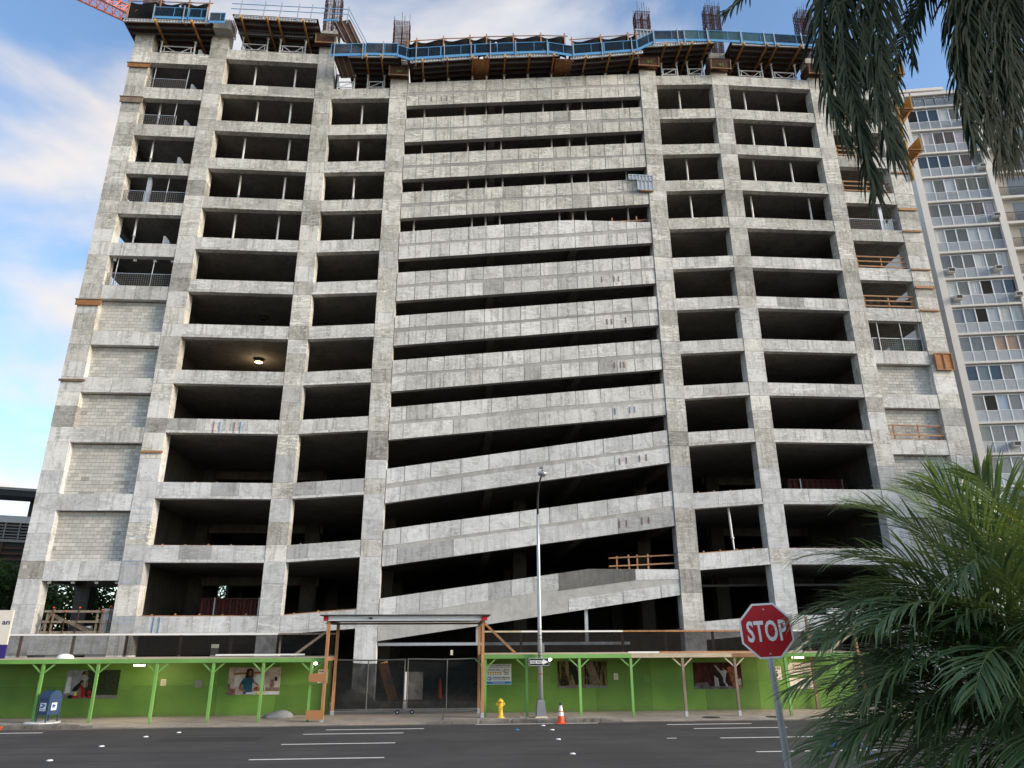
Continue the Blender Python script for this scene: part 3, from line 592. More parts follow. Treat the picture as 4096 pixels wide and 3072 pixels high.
# upturned ply decks at the step
o = MB().add([(-9.3,40.0,43.75),(-8.15,40.0,44.1),(-7.15,40.3,41.95),(-8.55,40.3,42.4),(-9.3,40.05,43.78),(-8.15,40.05,44.13),(-7.1,40.38,41.97),(-8.5,40.38,42.42)], [(0,1,2,3),(7,6,5,4),(0,4,5,1),(1,5,6,2),(2,6,7,3),(3,7,4,0)]); tp = thing('sloped_form_panel', 'brown ply form panel sloping down at the deck step, upper one', 'formwork', (-8.3,40.1,42.0), 'sloped form panels'); o.build('ply', 'form_ply', tp)
for u in (.15, .5, .85): MB().bar((-9.3+1.15*u,39.97,43.75+.35*u),(-8.55+1.4*u,40.27,42.4-.45*u), .06, .07).build('batten', 'joist_metal', tp)
tp = thing('sloped_form_panel', 'brown ply form panel at left end of the lower formwork table', 'formwork', (-8.6,40.1,39.9), 'sloped form panels')
MB().add([(-9.05,39.8,40.72),(-8.0,39.8,41.0),(-7.6,41.0,39.95),(-8.6,41.0,39.85),(-9.05,39.84,40.75),(-8.0,39.84,41.03),(-7.6,41.04,39.98),(-8.6,41.04,39.88)], [(0,1,2,3),(7,6,5,4),(0,4,5,1),(1,5,6,2),(2,6,7,3),(3,7,4,0)]).build('ply', 'form_ply', tp)
for u in (.2, .55, .9): MB().bar((-9.05+1.05*u,39.77,40.72+.28*u),(-8.6+1.0*u,40.97,39.85+.1*u), .06, .07).build('batten', 'joist_metal', tp)
tag(MB().box(.55, 1.65, 39.9, 46.4, 41.12, 41.15).build('infill_ply', 'form_ply_raw'), 'orange brown plywood strip between left and middle sloping formwork tables', 'plywood', 'plywood infill strips')
tag(MB().box(6.3, 7.5, 39.9, 46.4, 41.52, 41.55).build('infill_ply', 'form_ply_raw'), 'orange brown plywood strip between middle and right sloping formwork tables', 'plywood', 'plywood infill strips')
tag(MB().box(-17.4, -16.2, 40.2, 41.0, 42.9, 43.6).build('deck_step_form', 'concrete_band'), 'grey concrete upstand form at step between left decks', 'formwork')
# ------------------------------------------------------------------ blue mesh barriers along the deck edge
nb = [0]
def barrier(label, x0, z0, x1, z1, h=1.05, y=39.72, posts=(0, 1), netm='net_barrier', kick=True):
    t = thing('edge_barrier', label, 'barrier', ((x0+x1)/2, y, min(z0, z1)), 'blue mesh barriers on the deck edge'); zl = lambda x: z0+(z1-z0)*(x-x0)/(x1-x0)
    fr = MB().bar((x0,y,zl(x0)+h),(x1,y,zl(x1)+h), .045).bar((x0,y,z0+.02),(x0,y,z0+h), .04).bar((x1,y,z1+.02),(x1,y,z1+h), .04).bar((x0,y,z0+.25),(x1,y,z1+.25), .03)
    xm = (x0+x1)/2+.2; fr.bar((xm,y,zl(xm)+.1),(xm,y,zl(xm)+h), .03); fr.build('frame', 'blue_frame', t)
    if kick: MB().bar((x0,y-.01,z0+.14),(x1,y-.01,z1+.14), .025, .17).build('toe_board', 'blue_frame', t)
    wr = MB(); n = int(abs(x1-x0)/.11)
    for i in range(1, n): x = x0+(x1-x0)*i/n; wr.box(x-.006, x+.006, y-.005, y+.005, zl(x)+.22, zl(x)+h)
    for i in range(1, 8): wr.bar((x0,y,z0+.22+i*.105),(x1,y,z1+.22+i*.105), .01, .012)
    wr.build('wire_mesh', 'blue_wire', t)
    MB().add([(x0,y+.03,z0+.2),(x1,y+.03,z1+.2),(x1,y+.03,z1+h-.02),(x0,y+.03,z0+h-.02)], [(0,1,2,3)]).build('netting', netm, t)
    for p in posts:
        x = x0+(x1-x0)*p; MB().bar((x,y-.05,zl(x)-.25),(x-.02,y-.05,zl(x)+h+.15), .06, .05).build('post', 'grey_metal', t)
for a in [('blue mesh barrier panel at far left deck corner below rebar cage', -21.2,42.9,-19.0,42.95,1.05,39.72,(0,.9)),
          ('short blue mesh barrier right of the far left netting', -18.9,42.95,-17.7,43.0,1.0,39.72,(1,)),
          ('small blue mesh barrier at step between left decks', -17.5,42.75,-16.5,42.8,.95,39.72,()),
          ('blue mesh barrier on lower deck beside the stepped left deck', -9.15,40.45,-6.9,40.65,1.1,39.72,(.1,.95)),
          ('blue mesh barrier on lower deck in front of rebar cage', -6.85,40.7,-4.65,40.8,1.1,39.72,(.55,)),
          ('slanting blue mesh barrier at the dip left of the ramp deck', -4.7,40.75,-3.8,40.45,1.05,39.72,()),
          ('lowest blue mesh barrier at left end of the ramp deck', -3.8,40.5,-1.75,40.8,1.05,39.72,(.2,)),
          ('second blue mesh barrier from left on the ramp deck', -1.7,40.82,.6,41.15,1.05,39.72,(.1,.9)),
          ('third blue mesh barrier from left on the ramp deck', .65,41.17,3.3,41.5,1.05,39.72,(.4,)),
          ('fourth blue mesh barrier from left on the ramp deck', 3.35,41.5,5.75,41.75,1.05,39.72,(.05,.98)),
          ('barrier sloping down to the dip in the ramp deck', 5.8,41.75,7.45,41.55,1.0,39.72,()),
          ('blue mesh barrier just right of the ramp deck dip', 7.5,41.6,9.7,41.95,1.05,39.72,(.02,.95)),
          ('blue mesh barrier left of the steel column form', 9.75,41.97,12.1,42.35,1.05,39.72,(.85,)),
          ('steep blue mesh barrier climbing in front of steel column form', 12.15,42.4,13.4,43.2,1.05,39.72,(.98,)),
          ('black netted barrier right of the steel column form', 13.45,43.3,15.6,43.5,1.05,39.72,(.8,)),
          ('torn teal netted barrier left of the middle rebar cage', 15.65,43.52,17.4,43.62,1.05,39.72,(0,.98),'net_teal'),
          ('teal netted barrier below the middle right rebar cage', 17.45,43.62,19.9,43.66,1.05,39.72,(.98,),'net_teal'),
          ('teal netted barrier second from the palm fronds', 19.95,43.66,22.3,43.66,1.05,39.72,(.7,),'net_teal'),
          ('dark netted barrier closest to the palm fronds', 22.35,43.66,25.3,43.68,1.05,39.72,(0,.7)),
          ('dark netted barrier behind the palm fronds', 25.35,43.5,28.3,43.4,1.05,39.72,(.5,)),
          ('last barrier on right deck corner behind palm fronds', 28.35,43.4,31.3,43.3,1.05,39.72,(.5,))]: barrier(*a)
# open railing on the raised left deck
t = thing('deck_railing', 'thin blue open railing along raised left deck against sky', 'railing', (-12.2,39.75,43.6))
for z in (44.75, 44.3): MB().bar((-16.2,39.75,z-.08),(-8.2,39.75,z), .035).build('rail', 'blue_frame', t)
for x in (-15.6,-14.0,-12.9,-11.7,-10.8,-9.6,-8.3): MB().bar((x,39.75,43.45),(x+.08,39.75,45.0), .05).build('post', 'grey_metal', t)
MB().bar((-8.2,39.75,44.75),(-7.0,43.5,44.6), .035).bar((-8.2,39.75,44.3),(-7.0,43.5,44.2), .035).build('rail', 'blue_frame', t)
MB().bar((-9.9,39.7,43.62),(-8.9,39.7,43.7), .03, .16).build('toe_board', 'blue_frame', t)
# black netting on timber posts behind the barriers
def netting(label, xs, zb, zt, y, mat='net_black'):
    t = thing('debris_net', label, 'netting', ((xs[0]+xs[-1])/2, y, min(zb)))
    n = len(xs); sub = 6; vs = []; fs = []
    for i in range(n-1):
        for s in range(sub+(1 if i == n-2 else 0)):
            u = s/sub; x = xs[i]+(xs[i+1]-xs[i])*u; sag = .10*math.sin(math.pi*u); yy = y+.10*math.sin(math.pi*u*2)
            vs += [(x, yy, zb[i]+(zb[i+1]-zb[i])*u), (x, yy, zt[i]+(zt[i+1]-zt[i])*u-sag)]
    k = len(vs)//2; fs = [(2*i, 2*i+2, 2*i+3, 2*i+1) for i in range(k-1)]
    MB().add(vs, fs).build('net', mat, t, smooth=True)
    for i, x in enumerate(xs): MB().bar((x,y-.08,zb[i]-.25),(x-.03,y-.08,zt[i]+.25), .09, .05).build('post', 'timber', t)
    for i in range(n-1): MB().bar((xs[i]-.2,y-.05,zt[i]+.03),(xs[i+1]+.2,y-.05,zt[i+1]+.05), .04, .06).build('rail', 'timber', t)
netting('black netting on timber posts behind ramp deck barriers, left run', [-4.0,-3.4,-1.55,.3,1.45,3.35,5.3,7.0], [40.9,40.5,40.9,41.2,41.4,41.7,41.9,41.7], [42.3,42.45,42.75,42.98,43.15,43.35,43.55,43.6], 40.0)
netting('black netting on timber posts behind ramp deck barriers, right run', [7.5,9.6,11.6,12.2], [41.6,41.95,42.3,42.4], [43.3,43.7,44.05,44.15], 40.0)
netting('torn black netting on timber posts at far left deck corner', [-23.05,-21.0,-19.1,-17.75], [42.95,43.0,43.0,43.05], [44.6,44.7,44.75,44.8], 40.05)
# ------------------------------------------------------------------ rebar cages
def cage(label, x, z0, z1, w=1.08, lean=0.0, over=.9, y=F0+.1):
    t = thing('rebar_cage', label, 'rebar cage', (x, y+.4, z0), 'rebar cages of the columns'); d = .75; r = random.Random(int(x*7)+int(z0))
    vb = MB(); xs = [x-w/2+w*i/6 for i in range(7)]
    for xx in xs:
        for yy in (y, y+d): vb.tube((xx,yy,z0),(xx+lean,yy,z1+r.uniform(-.1, over)), .017, 5)
    for yy in (y+.25, y+.5):
        for xx in (xs[0], xs[-1]): vb.tube((xx,yy,z0),(xx+lean,yy,z1+r.uniform(0, over*.6)), .017, 5)
    vb.build('vertical_bars', 'rebar', t)
    tb = MB(); n = int((z1-z0)/.115)
    for i in range(n):
        z = z0+(i+.5)*(z1-z0)/n; dx = lean*(z-z0)/(z1-z0)+r.uniform(-.02, .02)
        for yy in (y-.02, y+d+.02): tb.bar((x-w/2-.03+dx,yy,z+r.uniform(-.02, .02)),(x+w/2+.03+dx,yy,z+r.uniform(-.02, .02)), .026, .026)
        for xx in (x-w/2-.02, x+w/2+.02, x): tb.bar((xx+dx,y,z),(xx+dx,y+d,z), .026, .026)
    tb.build('ties', 'rebar', t)
cage('rebar cage at far left deck corner behind torn netting', -22.3, 43.2, 46.6, 1.0, 0, .3)
cage('rebar cage on raised left deck, cut by top of frame', -9.65, 43.4, 47.4, 1.08, 0, .4)
cage('rebar cage on left column of the ramp', -4.65, 41.0, 45.4, 1.1)
cage('rebar cage standing in steel column form right of ramp', 13.15, 45.5, 47.7, 1.05)
cage('rebar cage between steel column form and palm fronds', 18.55, 43.9, 48.6, 1.1, .08)
cage('leaning rebar cage right beside the palm fronds', 25.75, 43.9, 48.75, 1.1, .15)
cage('short rebar starter bars on raised left deck near netting', -16.9, 43.5, 44.6, .95, 0, .1)
cage('small rebar starter bars in middle of raised left deck', -14.9, 43.6, 44.5, .55, .2, .1, F0+.6)
# ------------------------------------------------------------------ column forms
def cform(label, x0, x1, z0, z1, chalk=True, y=40.55):
    t = thing('column_form', label, 'column form', ((x0+x1)/2, y+.2, z0), 'timber column forms')
    MB().box(x0, x1, y+.3, y+1.3, z0+.1, z1+.35).build('box', 'form_ply', t)
    MB().add([(x0-.1,y,z0),(x1+.1,y,z0),(x1+.1,y-.12,z1),(x0-.1,y-.12,z1),(x0-.1,y+.03,z0),(x1+.1,y+.03,z0),(x1+.1,y-.09,z1),(x0-.1,y-.09,z1)], [(0,1,2,3),(7,6,5,4),(0,4,5,1),(1,5,6,2),(2,6,7,3),(3,7,4,0)]).build('front_board', 'form_ply', t)
    for x in (x0-.05, x1+.05): MB().bar((x,y-.03,z0-.05),(x,y-.16,z1+.05), .07, .06).build('strut', 'timber_old', t)
    for z in (z0+.02, z1-.05): MB().bar((x0-.12,y-.08,z),(x1+.12,y-.08,z), .05, .06).build('waler', 'timber', t)
    for k in (0, 1, 2): MB().bar((x0-.2,y+.2,z1+.3+.08*k),(x1+.2,y+.2,z1+.3+.08*k), .05, .03).build('batten', 'timber_old', t)
    if chalk:
        c = MB(); xm = (x0+x1)/2; zm = (z0+z1)/2
        for a, b in [((-.18,.1),(-.12,-.1)),((-.05,.1),(-.05,-.1)),((-.05,.08),(.06,0)),((.06,0),(-.05,-.08)),((.12,.1),(.18,-.1)),((.12,-.1),(.2,.1))]: c.bar((xm+a[0],y-.075,zm+a[1]),(xm+b[0],y-.075,zm+b[1]), .03, .02)
        c.build('chalk_mark', 'green_timber', t)
cform('brown timber column form with green chalk on left ramp column', -5.2, -4.0, 39.9, 40.6)
cform('brown timber column form with green chalk on right ramp column', 12.45, 13.8, 41.9, 42.6)
cform('brown timber column form right of ramp between formwork tables', 17.75, 19.1, 42.0, 42.7)
cform('brown timber column form half behind the palm fronds', 25.1, 26.4, 42.0, 42.7, False)
cform('brown timber column form on left deck beside the ply wing', -10.4, -9.2, 42.4, 43.0, False)
t = thing('steel_column_form', 'light ribbed steel column form below rebar cage right of ramp', 'column form', (13.2,41.2,43.5))
MB().box(12.5, 13.9, 40.95, 42.0, 43.3, 45.55).build('skin', 'white_steel', t)
for i in range(6): MB().box(12.5+i*.26, 12.56+i*.26, 40.83, 40.95, 43.35, 45.5).build('rib', 'grey_metal', t)
MB().box(12.4, 14.0, 40.82, 41.0, 45.5, 45.62).build('flange', 'grey_metal', t)
# collar boards round the end columns
def collar(label, x0, x1, z, h=.28, m='timber', y=40.88):
    t = thing('collar_board', label, 'timber board', ((x0+x1)/2, y, z), 'collar boards on the end columns')
    MB().box(x0, x1, y, y+.07, z, z+h).build('board', m, t)
    if h > .2: MB().box(x0-.05, x1+.02, y-.04, y+.09, z+h, z+h+.04).build('cap', 'timber_old', t)
for z, h, m, l in [(43.2,.3,'timber_old','top of far left column below the netting'),(39.85,.3,'form_ply_raw','far left column just below the topmost end bay beam'),(36.9,.42,'timber_grey','far left column, second board from the top'),(22.0,.36,'form_ply_raw','far left column above topmost block wall'),(17.2,.12,'timber_old','far left column beside second block wall')]: collar('timber collar board on '+l, -22.85, -21.4, z, h, m)
collar('thin timber board across second column from left', -17.66, -16.45, 13.05, .12, 'timber'); 
for z, l in [(36.85,'at top, just below the palm fronds'),(35.15,'second from the palm fronds'),(33.92,'third from the palm fronds'),(30.9,'above the mesh railed opening'),(29.2,'below the mesh railed opening'),(26.25,'at the third timber guardrail'),(24.9,'above the dark draped guardrail'),(23.25,'below the dark draped guardrail')]: collar('thin timber board on right end column '+l, 29.95, 31.3, z, .10 if z not in (24.9, 30.9) else .17)
t = thing('patch_form', 'square orange plywood patch form with battens on right end column', 'formwork', (30.8,40.85,19.1))
MB().box(30.2, 31.35, 40.86, 40.95, 19.12, 20.25).build('ply', 'form_ply_raw', t)
for x in (30.22, 30.77, 31.33): MB().box(x-.03, x+.03, 40.8, 40.86, 19.1, 20.27).build('batten', 'timber', t)
for z in (19.12, 20.24): MB().box(30.2, 31.35, 40.81, 40.86, z-.03, z+.03).build('batten', 'timber', t)
# aluminium form panel hung on the parapet
t = thing('aluminium_form_panel', 'aluminium form panel hung over parapet at right ramp column', 'form panel', (12.0,40.9,31.7))
MB().box(11.72, 12.82, 40.9, 40.94, 31.68, 32.4).box(11.15, 12.85, 40.88, 40.94, 32.45, 32.8).build('plate', 'white_steel', t)
for i in range(5): MB().box(11.72+i*.262, 11.77+i*.262, 40.82, 40.9, 31.65, 32.42).build('rib', 'galv', t)
for i in range(8): MB().box(11.15+i*.235, 11.2+i*.235, 40.8, 40.88, 32.45, 32.8).build('rib', 'galv', t)
for z in (31.66, 32.4, 32.8): MB().box(11.15 if z > 32.5 else 11.72, 12.85, 40.82, 40.9, z-.03, z+.03).build('flange', 'galv', t)
MB().box(11.9, 12.8, 40.8, 40.95, 31.55, 31.6).build('bearer', 'timber', t)
# climbing platforms on the right flank
def platform(label, z0, s=1):
    t = thing('climbing_platform', label, 'formwork platform', (31.7,41.3,z0), 'yellow climbing platforms')
    MB().box(31.42, 31.5, 40.75, 41.9, z0, z0+3.3).build('upright_board', 'yellow_form', t)
    for y in (40.8, 41.8): MB().bar((31.5,y,z0+1.0),(32.35,y,z0+2.3), .12, .10).bar((31.5,y,z0+2.3),(32.5,y,z0+2.3), .10, .12).build('bracket', 'stringer', t)
    for k in range(4): MB().box(31.5+k*.25, 31.72+k*.25, 40.6, 42.2, z0+2.36, z0+2.41).build('plank', 'timber', t)
    MB().box(32.42, 32.47, 40.6, 42.2, z0+2.42, z0+3.5).build('side_board', 'yellow_form', t)
    MB().bar((32.5,40.65,z0+2.3),(32.5,40.65,z0+3.8), .06).bar((32.5,42.1,z0+2.3),(32.5,42.1,z0+3.8), .06).build('post', 'timber_old', t)
platform('lower yellow climbing platform on right flank above the patch', 33.4); platform('upper yellow climbing platform on right flank behind palm fronds', 37.0); platform('topmost yellow climbing platform behind the palm fronds', 40.2)
# crane jib
t = thing('tower_crane', 'red lattice jib of a tower crane at the top left corner', 'crane', (-12,72.8,.1))
p0 = V(-52,71,80.6); p1 = V(-12,72,61.6); u = (p1-p0).normalized(); sd_ = u.cross(V(0,1,0)).normalized(); 
ch = MB(); A = [V(0,0,0), V(0,2.0,0), sd_*(1.7)+V(0,1.0,0)]
if A[2].z < 0: A[2] = -sd_*1.7+V(0,1.0,0)
for a in A: ch.tube(p0+a, p1+a, .11, 6)
ch.build('chords', 'crane_red', t); lc = MB(); n = 40; Lg = (p1-p0).length
for i in range(n):
    q = p0+u*(Lg*i/n); q2 = p0+u*(Lg*(i+1)/n); q3 = p0+u*(Lg*(i+.5)/n)
    for a in (A[0], A[1]): lc.tube(q+a, q3+A[2], .055, 5); lc.tube(q3+A[2], q2+a, .055, 5)
    lc.tube(q+A[0], q2+A[1], .05, 5)
lc.build('lacing', 'crane_red', t)
ms = MB()
for x in (-12.8,-11.2):
    for y in (72.2, 73.8): ms.tube((x,y,0.1),(x,y,63.0), .12, 6)
for i in range(33):
    z = 2+i*1.8; ms.tube((-12.8,72.2,z),(-11.2,72.2,z+1.8), .05, 5); ms.tube((-12.8,73.8,z),(-11.2,73.8,z+1.8), .05, 5); ms.tube((-12.8,72.2,z),(-12.8,73.8,z+1.8), .05, 5)
ms.build('mast', 'crane_red', t)
MB().tube((-60,70,86),(-12,72.5,58), .05, 5).build('tie_cable', 'dark_grey', t)
# ------------------------------------------------------------------ shoring posts inside the openings
def ordw(i): return ['topmost','second','third','fourth','fifth','sixth','seventh','eighth','ninth','tenth','eleventh','twelfth','thirteenth'][i]
def shore(label, x, z0, z1, y=F0+.75, m='shore_white', lean=0.0, r=.065):
    t = thing('shoring_post', label, 'post', (x, y, z0), 'white shoring posts in the openings')
    zm = z0+(z1-z0)*random.uniform(.25, .45)
    MB().tube((x-lean,y,z0),(x-lean*.5,y,zm), r*.78, 8).build('inner_tube', 'grey_metal' if m == 'shore_white' else m, t)
    MB().tube((x-lean*.5,y,zm),(x,y,z1-.02), r, 8).build('outer_tube', m, t)
    MB().tube((x-lean*.5,y,zm-.04),(x-lean*.5,y,zm+.02), r*1.7, 8).build('collar', 'grey_metal', t)
    MB().box(x-.12, x+.12, y-.12, y+.12, z1-.03, z1-.005).build('head_plate', 'grey_metal', t)
lh = lambda n, j: (['left','right'] if n == 2 else ['only'])[j]
for i, xs_ in enumerate([[-14.63,-11.9],[-14.16,-11.95],[-14.69,-11.74],[-14.63,-11.75],[-14.6,-11.84]]):
    for j, x in enumerate(xs_): shore('%s white shoring post in %s opening of the wide left bay' % (lh(2, j), ordw(i)), x, T[i+1]-.6, T[i]-.80, lean=.0)
for i, x in enumerate([-7.09,-7.16,-7.25,-7.08]): shore('white shoring post in %s opening of the bay left of the ramp' % ordw(i), x, T[i+2]-.4, T[i+1]-.66)
for i, xs_ in enumerate([[-2.81,.01,1.51,2.68,5.56,7.34,8.39,11.34],[-2.87,.27,1.44,2.57,6.12,7.38,8.56,11.38],[-2.72,.33,1.55,2.67,5.57,7.45,8.59,11.29],[-3.18,.63,1.54,2.48,6.51,7.41,8.3,11.23]]):
    for j, x in enumerate(xs_):
        k = i+1; f = (x-C[3][0])/(C[4][1]-C[3][0]); zt = T[k]-.5+(T[k-1]-1.13-T[k]+.5)*f; zb = T[k+1]-.28+(T[k]-.91-T[k+1]+.28)*f
        shore('white shoring post, %s from left in %s ramp opening' % (['first','second','third','fourth','fifth','sixth','seventh','eighth'][j], ordw(i)), x, zb, zt, F0+.9)
for i, x in enumerate([15.58, None, 15.61, 15.63]):
    if x: shore('white shoring post in %s opening of bay right of the ramp' % ordw(i), x, T[i+1]-.75, T[i]-.96)
for i, xs_ in enumerate([[20.48,22.96],[20.71,23.05],[20.46,23.18],[19.93,24.09]]):
    for j, x in enumerate(xs_): shore('%s white shoring post in %s opening of the wide right bay' % (lh(2, j), ordw(i)), x, T[i+1]-.6, T[i]-.80)
shore('tall white shoring post in second lowest opening right of the ramp', 15.94, 7.4, T[10]-.96, F0+.6, lean=-.12)
for i, x in ((2, -20.6), (3, -20.6), (5, -20.7)): shore('white shoring post in %s opening of far left bay' % ordw(i-1), x, AT[i]-.05, AT[i-1]-.34, F0+.8)
for i, x in ((2, 28.2), (3, 28.4)): shore('white shoring post in %s visible opening of right end bay' % ordw(i-2), x, AT[i]-.05, AT[i-1]-.34, F0+.8)
for i, x, l in ((4, -20.15, 'fourth from top opening of far left bay'), (4, 28.85, 'mesh railed opening of right end bay')):
    o = MB().box(x-.12, x+.12, F0+.3, F0+.5, AT[i], AT[i-1]-.9).build('steel_post', 'galv'); tag(o, 'square galvanised steel post in '+l, 'steel post')
# thin props with orange caps
for i, xx in ((1, (-21.2,-19.0)), (2, (-19.4,)), (4, (-19.0,)), (6, (-21.15,-19.0))):
    for j, x in enumerate(xx): tag(MB().tube((x,F0+.35,AT[i]),(x+.05,F0+.35,AT[i-1]-.88), .03, 6).build('thin_prop', 'grey_metal'), '%s thin grey prop in %s opening from top of far left bay' % (['left','right'][j] if len(xx) > 1 else 'single', ordw(i).replace('topmost','first')), 'prop')
for x, l in ((26.95,'left'),(28.5,'middle'),(29.8,'right')): tag(MB().tube((x,F0+.2,AT[7]),(x,F0+.2,AT[6]-.9), .03, 6).build('thin_prop', 'grey_metal'), '%s thin grey prop in green netted opening of right end bay' % l, 'prop')
# ------------------------------------------------------------------ timber guardrails
def guard(label, x0, z0, x1, z1, h=1.05, y=F0+.18, posts=(0.02, .5, .97), rails=(.28, .65, 1.0), m='timber', w=.09, mid=None):
    t = thing('guardrail', label, 'guardrail', ((x0+x1)/2, y, min(z0, z1)), 'timber guardrails'); zl = lambda u: z0+(z1-z0)*u
    for k in rails: MB().bar((x0,y-.03,z0+h*k-.05),(x1,y-.03,z1+h*k-.05+random.uniform(-.02, .02)), .04, w).build('rail', m, t)
    for u in posts:
        x = x0+(x1-x0)*u; MB().bar((x,y+.03,zl(u)-.05),(x+random.uniform(-.02, .02),y+.03,zl(u)+h+random.uniform(0, .06)), .09, .04).build('post', m, t)
    return t
# low toe boards: only the top rail shows above the parapet
def low(label, x0, z0, x1, z1, n, hh=.10): guard(label, x0, z0, x1, z1, hh, F0+.5, [(i+.4)/n for i in range(n)], (.9,), 'timber', .06)
for k, l in ((7,'lamp lit'),(8,'third open'),(9,'tall'),(10,'dark'),(11,'lowest')):
    i = {7:8, 8:9, 9:10, 10:11, 11:12}[k]
    low('low timber rail on parapet of wide left bay, %s storey' % ordw(i), -16.4, T[i], -10.3, T[i], 5)
for i in (9, 10, 11, 12): low('low timber rail on parapet of bay left of ramp, %s storey' % ordw(i-1), -9.05, T[i]+.03, -5.25, T[i]+.33, 3)
for i in (8, 9, 10, 11): low('low timber rail on parapet of bay right of ramp, %s storey' % ordw(i), 13.8, T[i]-.33, 17.75, T[i]-.03, 4, .13)
for i in (8, 9, 10, 11): low('low timber rail on parapet of wide right bay, %s storey' % ordw(i), 19.15, T[i], 25.1, T[i], 5)
guard('long sloping timber guardrail on lowest ramp parapet at right', 8.6, 6.75, 12.5, 6.95, .75, F0+.3, (.12,.58,.3,.42), (.95,.35), 'timber', .07)
guard('short timber guardrail on ramp parapet near hung aluminium panel', 8.9, 29.0, 12.4, 29.35, .55, F0+.3, (.3,.78), (.5,), 'timber', .07)
for i, l in ((1,'hidden high behind the palm fronds'),(2,'just below the palm fronds'),(3,'second below the palm fronds'),(5,'below the mesh railed opening')): guard('pale timber guardrail in right end bay %s' % l, 26.4, AT[i], 29.85, AT[i], 1.0, F0+.2)
guard('pale timber guardrail with dark sheet behind in right end bay', 26.4, AT[6], 29.85, AT[6], 1.0, F0+.2)
tag(MB().add([(26.6+i*.28, F0+.34+.05*(i % 2), AT[6]) for i in range(12)]+[(26.6+i*.28, F0+.34+.05*((i+1) % 2), AT[6]+.85-.12*math.sin(i*.9)) for i in range(12)], [(i, i+1, 13+i, 12+i) for i in range(11)]).build('dark_sheet', 'net_frame'), 'dark sheet hung behind guardrail in right end bay', 'sheet')
guard('timber guardrail in front of block wall in right end bay', 26.4, AT[9], 29.9, AT[9], 1.0, F0+.15, (.1,.55,.95), (.05,.4,1.0), 'timber')
t = guard('grey timber guardrail with leaning planks at lowest left opening', -21.2, 3.5, -17.75, 3.5, 1.15, F0+.2, (.05,.13,.78,.85), (.1,.55,1.0), 'timber_grey', .11)
for a, b in (((-21.0,4.5),(-18.9,3.55)),((-20.9,4.35),(-18.4,3.55)),((-21.4,3.6),(-20.9,4.6))): MB().bar((a[0],F0+.5,a[1]),(b[0],F0+.45,b[1]), .04, .11).build('leaning_plank', 'timber_grey', t)
for j, (x, h) in enumerate([(-20.75,1.3),(-20.1,1.1),(-19.45,1.3),(-18.3,1.2),(-17.9,1.35)]):
    t = thing('starter_bar', '%s capped starter bar behind lowest left guardrail' % ['leftmost','second','third','fourth','rightmost'][j], 'starter bar', (x,F0+.12,3.48), 'capped starter bars'); MB().tube((x,F0+.12,3.48),(x+.03,F0+.12,3.48+h), .018, 6).build('bar', 'rebar', t); MB().lathe((x+.03,F0+.12,3.48+h), [(.03,-.03),(.055,0),(.05,.03),(.0,.035)], 8).build('cap', 'orange', t)
tag(MB().lathe((-19.0,F0+.6,3.5), [(.13,0),(.15,.34),(.16,.34),(.16,.38),(.0,.38)], 14).build('bucket', 'plastic_white', smooth=False), 'white plastic bucket behind lowest left guardrail', 'bucket')
tag(MB().tube((-18.3,F0+.9,3.5),(-18.25,F0+.9,4.75), .28, 14).build('steel_drum', 'galv'), 'tall grey steel tube standing at lowest left opening', 'tube')
# wire mesh rails in the end bays
def meshrail(label, x0, x1, z, h=.95, y=F0+.25):
    t = thing('mesh_guardrail', label, 'guardrail', ((x0+x1)/2, y, z), 'wire mesh guardrails'); fr = MB()
    for zz in (z+.03, z+h): fr.bar((x0,y,zz),(x1,y,zz), .035)
    for x in (x0, x1): fr.bar((x,y,z),(x,y,z+h), .035)
    fr.build('frame', 'grey_metal', t); wr = MB(); n = int((x1-x0)/.13)
    for i in range(1, n): x = x0+(x1-x0)*i/n; wr.box(x-.008, x+.008, y-.006, y+.006, z, z+h)
    for i in range(1, 7): wr.box(x0, x1, y-.006, y+.006, z+h*i/7-.008, z+h*i/7+.008)
    wr.build('wire_mesh', 'tube_dark', t)
meshrail('wire mesh guardrail in top but one opening of far left bay', -21.5, -18.95, AT[1]); meshrail('wire mesh guardrail with white prop in front at far left bay', -21.5, -19.2, AT[2])
meshrail('wire mesh guardrail left of steel post in far left bay', -21.5, -20.3, AT[4]); meshrail('wire mesh guardrail right of steel post in far left bay', -20.0, -17.75, AT[4]); meshrail('wire mesh guardrail in lowest open storey above the block walls, left', -21.5, -17.75, AT[6])
meshrail('wire mesh guardrail beside steel post in right end bay', 26.4, 28.7, AT[4]); meshrail('short wire mesh guardrail right of steel post in right end bay', 29.0, 29.9, AT[4]); meshrail('wire mesh guardrail with green sheet in right end bay', 26.5, 29.9, AT[7])
tag(MB().add([(27.6+i*.23, F0+.28+.02*(i % 2), AT[7]+.03) for i in range(11)]+[(27.6+i*.23, F0+.28, AT[7]+.92) for i in range(11)], [(i, i+1, 12+i, 11+i) for i in range(10)]).build('green_sheet', 'net_green'), 'dark green sheet tied to mesh guardrail in right end bay', 'sheet')
# small white brackets under two end bay beams
for i in (5, 11):
    for j, x in enumerate((-21.35,-20.15,-18.95,-17.9)): tag(MB().box(x-.08, x+.08, F0+.35, F0+.47, AT[i]-1.12 if i == 11 else AT[i]-1.06, AT[i]-1.0 if i == 11 else AT[i]-.92).build('soffit_bracket', 'white_steel'), '%s white bracket below far left beam over %s' % (['first','second','third','fourth'][j], 'the mesh railed storey' if i == 5 else 'the lowest opening'), 'bracket', 'white soffit brackets')
